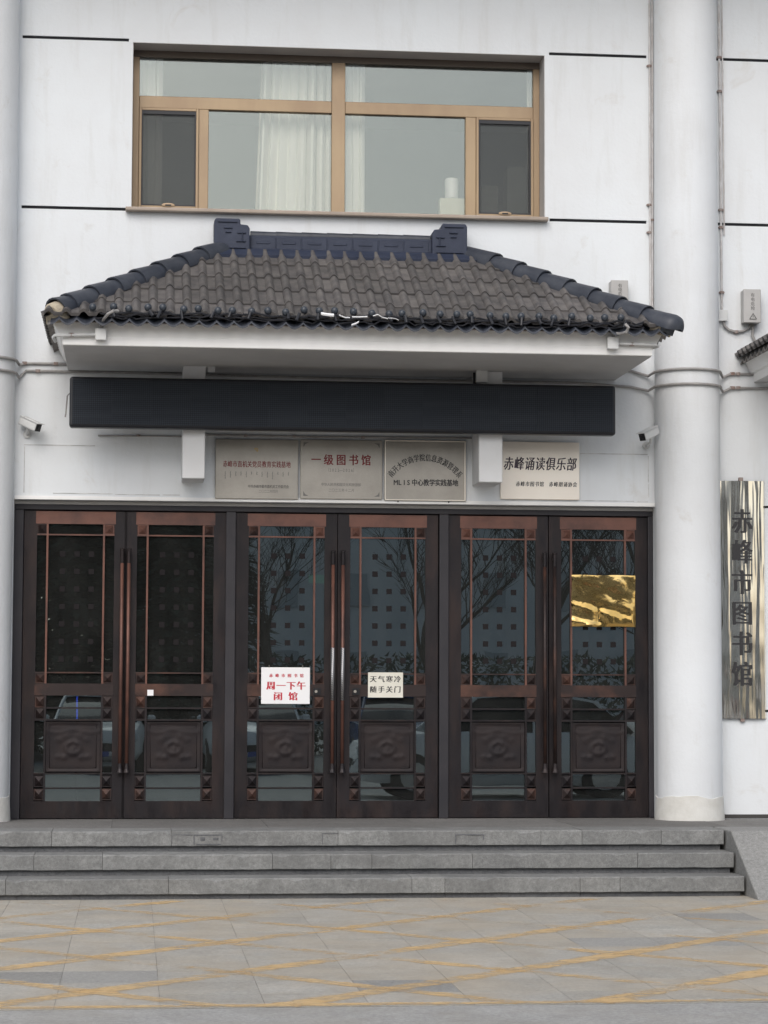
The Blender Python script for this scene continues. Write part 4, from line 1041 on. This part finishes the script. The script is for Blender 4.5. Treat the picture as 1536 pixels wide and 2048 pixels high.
# two cables strung along the front, bending round the columns
def arc(cx, cy, R, z, a0, a1, n=9): return [Vector((cx+R*cos(a0+(a1-a0)*k/(n-1)), cy+R*sin(a0+(a1-a0)*k/(n-1)), z)) for k in range(n)]
cRx, cLx, cY = 2.539, -3.302, -.10
for (yl, yc, yr, yw, lab, o) in ((727, 712, 737, 748, 'upper grey cable strung along the wall and round both columns', 0), (742, 738, 767, 776, 'lower grey cable strung along the wall and round both columns', 1)):
    Rr = CR+.012
    zl_ = PY(80, yl, -.015).z; zcl = PY(0, yc, -.38).z; zcr = PY(1370, yr, -.38).z; zw = PY(1480, yw, -.015).z
    zmid = (zl_*.5+PY(1265, 742 if o == 0 else 773, -.015).z*.5)
    pts = [Vector((-5.2, -.015, zcl)), Vector((cLx-Rr-.02, -.02, zcl))] + arc(cLx, cY, Rr, zcl, pi+.25, 2*pi-.1, 9)
    pts += [Vector((cLx+Rr+.015, -.03, zcl-.02)), Vector((cLx+Rr+.07, -.014, zl_)), Vector((-2.2, -.014, zl_)), Vector((0, -.014, zmid)), Vector((1.6, -.014, PY(1230, 741 if o == 0 else 767, -.015).z)), Vector((2.08, -.014, PY(1265, 742 if o == 0 else 774, -.015).z)), Vector((cRx-Rr-.03, -.03, zcr-.02))]
    pts += arc(cRx, cY, Rr, zcr, pi+.12, 2*pi-.12, 9) + [Vector((cRx+Rr+.04, -.03, zcr-.02)), Vector((cRx+Rr+.12, -.014, zw)), Vector((6.5, -.014, zw-.02))]
    cl = []
    for s in (((112,726),(50,723)) if o == 0 else ((76,741),)): q = PY(*s, -.012); cl.append(Vector((q.x, -.012, zl_)))
    for s in (1410, 1476): q = PY(s, yw, -.012); cl.append(Vector((max(q.x, cRx+Rr+.13), -.012, zw)))
    pipe('wall_cable', pts, .012, CABLE, lab, cl, 'cable', 'grey cables strung across the front')
# boxes and short pipes on the canopy fascia
YB = -CYE+.075+.045
j0, j1 = jbox(191, 212, 657, 679, YB-.055, 'small white junction box on the left end of the canopy fascia')
zz = (j0.z+j1.z)/2; xe = PY(109, 668, YB-.08).x
pipe('fascia_pipe', [Vector((j0.x+.004, YB-.075, zz)), Vector((xe, YB-.075, zz-.012)), Vector((xe-.012, YB-.03, zz-.02)), Vector((xe+.0, YB+.12, zz-.03))], .012, PLASTIC, 'short white pipe on the left end of the canopy fascia', [Vector((PY(143,664,YB-.07).x, YB-.064, zz-.004))], 'pipe')
pts = [Vector((q.x, q.y, q.z)) for q in [PY(203,657,YB-.07), PY(204,648,YB-.09), PY(208,638,YB-.16), PY(216,628,YB-.30), PY(226,622,YB-.33), PY(236,622,YB-.27)]]
pipe('flexible_cable', pts, .012, CABLE, 'bent grey cable rising from the left fascia box to the eave', (), 'cable')
j0, j1 = jbox(1216, 1237, 674, 697, YB-.055, 'small white junction box on the right end of the canopy fascia')
zz = (j0.z+j1.z)/2; xe = PY(1318, 690, YB-.08).x
pipe('fascia_pipe', [Vector((j1.x-.004, YB-.075, zz)), Vector((xe-.02, YB-.075, zz-.006)), Vector((xe-.0, YB-.05, zz-.012)), Vector((xe-.05, YB+.10, zz-.02))], .012, PLASTIC, 'short white pipe on the right end of the canopy fascia', [Vector((PY(1264,684,YB-.07).x, YB-.064, zz-.003))], 'pipe')
pts = [PY(1226,673,YB-.07), PY(1228,667,YB-.10), PY(1240,668,YB-.2), PY(1253,664,YB-.32), PY(1257,655,YB-.34), PY(1251,648,YB-.33)]
pipe('flexible_cable', pts, .012, CABLE, 'looped grey cable rising from the right fascia box to the eave', (), 'cable')
# boxes under the soffit, fixed to the posts
j0, j1 = jbox(416, 430, 720, 744, -.345, 'small grey-white box on the side of the left canopy post', .05)
pipe('soffit_pipe', [Vector((-1.68, -.408, (j0.z+j1.z)/2)), Vector((-1.50, -.408, (j0.z+j1.z)/2-.004)), Vector((j0.x+.006, -.37, (j0.z+j1.z)/2-.004))], .007, PLASTIC, 'short white pipe across the left canopy post', (), 'pipe')
j0, j1 = jbox(953, 975, 741, 764, -.400, 'small grey-white box on the front of the right canopy post', .05)
pipe('soffit_pipe', [Vector(((j0.x+j1.x)/2, -.42, j1.z-.005)), Vector(((j0.x+j1.x)/2, -.42, j1.z+.06)), Vector(((j0.x+j1.x)/2, -.44, CZE-.1905))], .012, PLASTIC, 'short white pipe from the right post box up to the soffit', (), 'pipe')
q0 = PY(948, 709, -.42); 
pipe('soffit_pipe', [Vector((.715, -.3, CZE-.1905)), Vector((.713, -.3, 3.98)), Vector((.713, -.3, 3.66))], .016, WIREB, 'black cable running down beside the right canopy post', (), 'cable')
pipe('wall_conduit', [Vector((PY(196,872,-.012).x, -.011, PY(196,871,-.012).z)), Vector((-1.67, -.011, PY(365,873,-.012).z))], .007, CABLE, 'thin conduit on the wall under the left part of the display board', [Vector((PY(277,870,-.011).x, -.011, PY(277,871,-.011).z))], 'pipe')
pipe('wall_conduit', [Vector((-1.49, -.011, 3.595)), Vector((-.6, -.011, 3.59)), Vector((.73, -.011, 3.60))], .009, CABLE, 'thin conduit on the wall just above the three left plaques', [Vector((x, -.011, 3.592)) for x in (-1.15, -.75, -.18)], 'pipe')

# ------------------------------------------------------------------ string lights and torn plastic along the eave
t = thing('light_string', (0, -CYE-.02, CZE), 'tangled dark string lights along the eave of the entrance canopy', 'string lights')
for q in range(3):
    pts = []; x = CXL+.35+q*.05
    while x < CXR-.2:
        pts.append(Vector((x, -CYE-.055+.03*random.random(), CZE+.012+.020*q+random.uniform(-.015,.015)))); x += random.uniform(.035,.075)
    add('wire', MB().tube(pts, .006+.0015*q, 5), WIREB, t)
bm_ = MB().lathe([(.004,-.030),(.018,-.027),(.026,-.014),(.029,.002),(.024,.018),(.012,.027),(.003,.029)], 12).mesh('bulb'); bm_.materials.append(BULB)
for p in bm_.polygons: p.use_smooth = True
n = int((CXR-CXL-.55)/.131)
for k in range(n):
    add('bulb', bm_, None, t, loc=(CXL+.36+.131*k+random.uniform(-.018,.018), -CYE-.03, CZE+.092+random.uniform(-.014,.010)))
for k in range(n):
    if random.random() < .7:
        x = CXL+.36+.131*k+random.uniform(-.03,.03); z = CZE+.05
        add('lamp_holder', MB().tube([(x,-CYE-.055,z+.02),(x+random.uniform(-.03,.03),-CYE-.075,z-.025-.02*random.random())], random.uniform(.009,.014), 7), WIREB, t)
t = thing('torn_plastic', (PY(690,632,-1.55).x, -1.56, CZE), 'shreds of torn white plastic caught in the eave string lights', 'plastic scrap')
for (pts_, wd) in (([(642,627),(655,629),(668,630)], .022), ([(678,630),(690,635),(700,635)], .010), ([(704,634),(720,634),(735,633)], .011), ([(746,632),(756,629),(764,634),(776,637)], .009), ([(703,650),(712,647),(718,643)], .014), ([(776,636),(790,637),(798,640)], .007)):
    mb = MB(); P = [PY(x, y, -1.60) for x, y in pts_]; up_ = []
    for k, p in enumerate(P): up_.append([p+Vector((0,.004*k,wd*.5)), p+Vector((0,.004*k-.006,0)), p+Vector((0,.004*k,-wd*.5)), p+Vector((0,.004*k+.006,0))])
    mb.loft(up_); add('shred', mb, SHRED, t)

# ------------------------------------------------------------------ curtains and things on the upstairs sill
def curtain(px0, px1, y0, zlo, zhi, folds, label, amp=.055, gather=0.0):
    a = PY(px0, 300, y0).x; b = PY(px1, 300, y0).x; n = folds*8; vs = []; rows = 12
    for j in range(rows+1):
        v = j/rows; z = zlo+(zhi-zlo)*v
        for i in range(n+1):
            u = i/n; k = 1+gather*(.5-v)
            x = b-(b-a)*(1-u)*k if gather else a+(b-a)*u
            am = amp*(.7+.5*sin(u*9.1+1))
            vs.append((x + .012*sin(u*folds*2*pi+1.1), y0 + am*sin(u*folds*2*pi+.5*sin(v*2+u*5)) + .01*sin(u*31+v*3), z))
    mb = MB(); mb.add(vs, [(j*(n+1)+i, j*(n+1)+i+1, (j+1)*(n+1)+i+1, (j+1)*(n+1)+i) for j in range(rows) for i in range(n)])
    o = add('curtain', mb, CURT, smooth=True); return tag(o, label, 'curtain', 'white curtains upstairs')
curtain(514, 664, .47, z0-.2, z1+.2, 8, 'wide gathered white curtain left of the window centre', gather=.10)
curtain(688, 727, .47, z0-.2, z1+.2, 3, 'narrow white curtain just right of the window centre', .03)
curtain(272, 322, .47, z0-.2, z1+.2, 3, 'narrow white curtain at the left end of the window', .025)
curtain(1052, 1092, .47, z0-.2, z1+.2, 2, 'sliver of white curtain at the right end of the window', .02)
zs_ = z0+.012; yy = .40
def sillbox(px0, px1, py0, nm, mat, label, cat, y=.40, dp=.12):
    p0 = PY(px0, 430, y); p1 = PY(px1, py0, y)
    tag(add(nm, MB().box(p0.x, p1.x, y, y+dp, zs_, p1.z), mat, bevel=.004), label, cat); return p0.x, p1.x, p1.z
a, b, zc = sillbox(880, 936, 397, 'cardboard_box', M('cream_card', (.74,.72,.58), (.66,.64,.50), 6, .8), 'cream carton standing on the upstairs window sill', 'box')
q = PY(903, 380, .46); zq = PY(903, 357, .46).z
tag(add('white_canister', MB().lathe([(.050,zc),(.058,zc+.006),(.060,zq-.02),(.055,zq-.006),(.04,zq)], 24, (q.x, .46, 0)), PAPERW, smooth=True), 'white canister standing on the cream carton', 'canister')
q = PY(866, 430, .42); tag(add('small_cup', MB().lathe([(.016,zs_),(.019,zs_+.01),(.017,zs_+.045),(.006,zs_+.052)], 14, (q.x, .42, 0)), PAPERW), 'small white cup left of the cream carton', 'cup')
q = PY(853, 430, .42); tag(add('small_jar', MB().lathe([(.014,zs_),(.016,zs_+.008),(.016,zs_+.04),(.01,zs_+.044)], 14, (q.x, .42, 0)), M('pale_green', (.5,.6,.52), rough=.4)), 'small pale green jar beside the white cup', 'jar')
sillbox(962, 996, 372, 'book_stack', M('pale_books', (.44,.43,.38), (.34,.34,.31), 30, .8, stretch=(.1,.1,3)), 'stack of pale books behind the right casement screen', 'books', .42, .2)
sillbox(1014, 1054, 334, 'tall_carton', M('grey_card', (.42,.44,.41), rough=.8), 'tall pale carton behind the right casement screen', 'box', .42, .2)

# ------------------------------------------------------------------ what the glass mirrors: parked cars, trees and a block across the street
CARG = M('car_glass', (.012,.014,.016), rough=.08); TYRE = M('tyre', (.014,.014,.014), rough=.85); RIM = M('rim', (.5,.5,.5), rough=.3, metal=.8); LAMP = M('car_lamp', (.6,.62,.64), rough=.15)
def car(x, y, rz, col, label, s=1.0):
    t = thing('parked_car', (x, y, -.012), label, 'car', 'cars parked across the forecourt')
    t.rotation_euler = (0, 0, rz); t.scale = (s, s, s)
    paint = M('car_paint', col, rough=.25); 
    def lp(nm, mb, mat, **k): return add(nm, mb, mat, t, local=True, **k)
    st = [(-2.2,.62,.38,.62),(-2.12,.80,.28,.80),(-1.6,.88,.22,.92),(-.6,.90,.20,.95),(.7,.90,.20,.95),(1.5,.88,.22,.90),(2.05,.80,.26,.78),(2.2,.60,.36,.60)]
    rings = []
    for X, hw_, zb_, zt_ in st:
        rings.append([(X, s_*hw_*k, z) for s_, k, z in ((-1,.86,zb_), (-1,1,zb_+.16), (-1,1,zt_-.14), (-1,.90,zt_), (1,.90,zt_), (1,1,zt_-.14), (1,1,zb_+.16), (1,.86,zb_))])
    body = lp('body', MB().loft(rings), paint, smooth=True, bevel=.02)
    cs = [(-1.75,.74,.92,.93),(-1.25,.72,.60,1.40),(-.35,.72,.58,1.48),(.45,.72,.58,1.44),(1.15,.78,.76,.93)]
    rings = [[(X, -a_, .90), (X, -b_, z), (X, b_, z), (X, a_, .90)] for X, a_, b_, z in cs]
    lp('cabin_glass', MB().loft(rings), CARG, smooth=True)
    lp('roof_panel', MB().loft([[(X, -b_-.01, z-.02), (X, -b_, z+.02), (X, b_, z+.02), (X, b_+.01, z-.02)] for X, b_, z in ((-1.32,.60,1.37),(-.9,.60,1.45),(-.35,.60,1.485),(.45,.60,1.445),(.6,.60,1.38))]), paint, smooth=True)
    for sy in (-1, 1):
        for (xa, xb) in ((.45, 1.14), (-1.25, -1.72), (-.42, -.40)):
            lp('window_post', MB().tube([(xa, sy*.60, 1.44 if xa > -1 else 1.39), (xb, sy*.77, .91)], .035, 6), paint)
        for X in (-1.35, 1.35):
            wh = lp('wheel', MB().lathe([(.22,-.10),(.31,-.10),(.33,-.06),(.33,.06),(.31,.10),(.22,.10)], 20, (X, sy*.80, .33), 'y'), TYRE, smooth=True)
            add('rim', MB().lathe([(.03,-.108),(.20,-.104),(.22,-.09),(.22,.09),(.20,.104),(.03,.108)], 14, (X, sy*.80, .33), 'y'), RIM, wh, local=True)
        lp('headlight', box(2.02, 2.13, sy*.48, sy*.76, .60, .72), LAMP, bevel=.02)
        lp('tail_light', box(-2.17, -2.06, sy*.50, sy*.78, .62, .78), M('tail', (.3,.01,.01), rough=.2), bevel=.02)
        lp('mirror', box(.75, .9, sy*.88, sy*1.04, .92, 1.05), paint, bevel=.03)
    lp('grille', box(2.10, 2.205, -.42, .42, .42, .56), BLK, bevel=.01)
    lp('number_plate', box(2.19, 2.215, -.22, .22, .34, .43), M('plate_blue', (.03,.08,.35), rough=.4), bevel=.004)
    return t
car(3.2, -13.9, pi, (.78,.79,.80), 'white car parked side-on, mirrored in the right-hand doors')
for x, c, lab in ((-5.4,(.75,.76,.77),'white car mirrored in the leftmost door leaf'), (-2.7,(.70,.70,.69),'pale car mirrored in the second door leaf'), (.2,(.70,.72,.74),'silver white car parked nose-in behind the photographer'), (2.9,(.05,.09,.20),'dark blue car parked nose-in across the forecourt'), (5.7,(.40,.02,.03),'red car parked nose-in across the forecourt'), (8.4,(.76,.77,.78),'white car at the right end of the parked row')):
    car(x, -25.2+random.uniform(-.2,.2), pi/2, c, lab)
BARK = M('bark', (.085,.072,.06), (.14,.12,.10), 9, .95, bmp=.5, bscale=30, stretch=(1,1,.2)); NEEDLE = M('dark_needles', (.045,.066,.045), (.085,.105,.07), 4, .8); TWIG = M('twig', (.10,.085,.07), rough=.95)
def bare_tree_mesh(seed, h):
    R = random.Random(seed); tr = MB(); tw = MB()
    def grow(p, d, L, r, lvl, mb):
        n = 4; pts = [p]; q = p.copy(); dd = d.copy()
        for k in range(n):
            dd = (dd + Vector((R.uniform(-.2,.2), R.uniform(-.2,.2), R.uniform(-.02,.16)))).normalized(); q = q + dd*L/n; pts.append(q.copy())
        mb.tube(pts, [r*(1-.55*k/n) for k in range(n+1)], 6 if lvl < 2 else 3)
        if lvl >= 4: return
        for b in range((5, 6, 6, 6)[lvl]):
            f = R.uniform(.35, 1.0) if lvl else R.uniform(.45, 1.0); i = min(n-1, int(f*n)); bp = pts[i].lerp(pts[i+1], f*n-i)
            a = R.uniform(0, 2*pi); sp = R.uniform(.55, 1.0); nd = (dd + Vector((cos(a)*sp, sin(a)*sp, R.uniform(.0,.3)))).normalized()
            grow(bp, nd, L*R.uniform(.48,.68), max(.007, r*(1-.55*f)*.5), lvl+1, tw if lvl >= 1 else tr)
    grow(Vector((0,0,-.05)), Vector((0,0,1)), h*.52, .16, 0, tr)
    return tr.mesh('trunk'), tw.mesh('crown')
tms = [bare_tree_mesh(3, 8.2), bare_tree_mesh(11, 7.4)]
for a_, b_ in tms: a_.materials.append(BARK); b_.materials.append(TWIG)
for k, (x, y, s, lab) in enumerate(((1.2,-33,.9,'bare street tree mirrored between the middle doors'), (4.3,-31,1.0,'bare street tree with the widest twigs across the forecourt'), (7.0,-34,1.05,'bare street tree behind the red car'), (9.6,-32,.95,'bare street tree behind the white car at the row end'), (12.5,-35,1.1,'bare street tree farthest to the right'))):
    t = thing('bare_tree', (x, y, -.012), lab, 'tree', 'bare street trees across the forecourt'); t.rotation_euler = (0,0,k*1.9); t.scale = (s,s,s)
    add('trunk', tms[k % 2][0], None, t, local=True); add('crown', tms[k % 2][1], None, t, local=True)
def conifer(seed):
    R = random.Random(seed); tr = MB(); tr.tube([(0,0,-.05),(0,0,2.5),(.03,.02,6.6)], [.14,.10,.02], 8); cr = MB()
    for k in range(6500):
        f = R.random()**.8; z = .55+6.4*f; rad = 1.7*(1-f)**.85*R.uniform(.25,1.08); a = R.uniform(0,2*pi)
        c = Vector((rad*cos(a), rad*sin(a), z-.18*rad)); o = Vector((cos(a),sin(a),-.25)).normalized(); s_ = Vector((-sin(a),cos(a),R.uniform(-.3,.3)))
        l = R.uniform(.2,.45); wv = R.uniform(.06,.14)
        cr.add([c-s_*wv, c+s_*wv, c+o*l+Vector((0,0,R.uniform(-.08,.1)))], [(0,1,2)])
    m = bpy.data.meshes.new('crown'); m.from_pydata(cr.v, [], cr.f); return tr.mesh('trunk'), m
cms = [conifer(5), conifer(9)]
for a_, b_ in cms: a_.materials.append(BARK); b_.materials.append(NEEDLE)
ever = [(-10.5,-32,1.0,'dark evergreen tree farthest to the left across the street'), (-8.0,-33,1.1,'dark evergreen tree second from the far left'), (-5.6,-31,1.0,'dark evergreen tree behind the leftmost white car'), (-3.4,-32.5,1.15,'tallest dark evergreen tree straight behind the photographer'), (-1.2,-31.5,.95,'dark evergreen tree beside the first bare tree'), (-13.4,-34,1.1,'dark evergreen tree at the outer left end of the row'),
        (-12.0,-37.6,1.3,'added back-row evergreen closing mirrored sky gaps at the outer left'), (-9.3,-38.2,1.25,'added back-row evergreen closing mirrored sky gaps, second from the left'), (-6.8,-37.8,1.35,'added back-row evergreen closing mirrored sky gaps, third from the left'), (-4.5,-38.4,1.3,'added back-row evergreen closing mirrored sky gaps behind the tallest one'), (-2.3,-37.7,1.25,'added back-row evergreen closing mirrored sky gaps, fifth from the left'), (-.2,-38.3,1.15,'added back-row evergreen closing mirrored sky gaps at the right end of its row')]  # unseen back row, added to block bright sky gaps in the door reflections
for k, (x, y, s, lab) in enumerate(ever):
    t = thing('evergreen_tree', (x, y, -.012), lab, 'tree', 'dark evergreen trees across the forecourt'); t.rotation_euler = (0,0,k*1.3); t.scale = (s,s,s)
    add('trunk', cms[k % 2][0], None, t, local=True); add('crown', cms[k % 2][1], None, t, local=True)
hd = MB(); R = random.Random(4)
for k in range(20000):
    c = Vector((R.uniform(-18, 20), -36.2+R.uniform(-.7,.7), R.uniform(-.0,2.3))); d = Vector((R.uniform(-1,1), R.uniform(-1,1), R.uniform(-.5,1))).normalized(); s_ = d.cross(Vector((.3,.5,.8))).normalized()
    hd.add([c-s_*.05, c+s_*.05, c+d*.2], [(0,1,2)])
m = bpy.data.meshes.new('hedge'); m.from_pydata(hd.v, [], hd.f)
tag(add('hedge', m, NEEDLE), 'clipped dark hedge running across the far side of the forecourt', 'hedge', kind='stuff')
t = thing('office_block', (14, -80, -.012), 'pale office block with rows of windows on the far side of the street', 'building')
add('wall', box(-3, 30, -92, -80, -.05, 15), M('pale_render', (.74,.75,.76), (.66,.67,.68), .5, .85), t)
add('roof', box(-3.4, 30.4, -92.4, -79.6, 15, 15.6), M('roof_grey', (.25,.25,.26), rough=.8), t)
wp = box(-.45,.45,0,.10,-.8,.8).mesh('window'); wp.materials.append(M('sky_tinted_office_glass', (.44,.47,.50), rough=.2))  # sky reflection put into the pale grey-blue pane colour
for i in range(11):
    for j in range(4): add('window', wp, None, t, loc=(-1.6+3*i, -80.02, 2.4+3.4*j))

# lit things inside the lobby, seen dimly through the glass
def glow(name, col, st):
    m, n, b, out = newmat(name); b.inputs['Base Color'].default_value = c4(col); b.inputs['Emission Color'].default_value = c4(col); b.inputs['Emission Strength'].default_value = st; return m
q = PY(636, 1158, 3.2)
t = thing('exit_light', (q.x, 3.2, q.z-.1), 'green lit exit light hanging inside the lobby behind the third door leaf', 'exit light')
add('case', box(q.x-.10, q.x+.10, 3.2, 3.26, q.z-.05, q.z+.05), BLK, t, bevel=.006); add('lit_panel', box(q.x-.09, q.x+.09, 3.195, 3.201, q.z-.04, q.z+.04), glow('green_glow', (.05,.75,.25), .22), t)
add('rod', MB().tube([(q.x, 3.23, q.z+.049), (q.x, 3.23, lc)], .008, 6), BLK, t)
q = PY(154, 1440, 2.6); q1 = PY(154, 1393, 2.6)
t = thing('blue_light_tube', (q.x, 2.6, ZT), 'thin blue light tube on a stand inside the lobby behind the leftmost door leaf', 'lamp')
add('tube', MB().tube([q, q1], .007, 8), glow('blue_glow', (.06,.12,.9), 3.0), t); add('stand', MB().lathe([(.10,ZT),(.10,ZT+.015),(.012,ZT+.02),(.012,q.z)], 12, (q.x, 2.6, 0)), BLK, t)
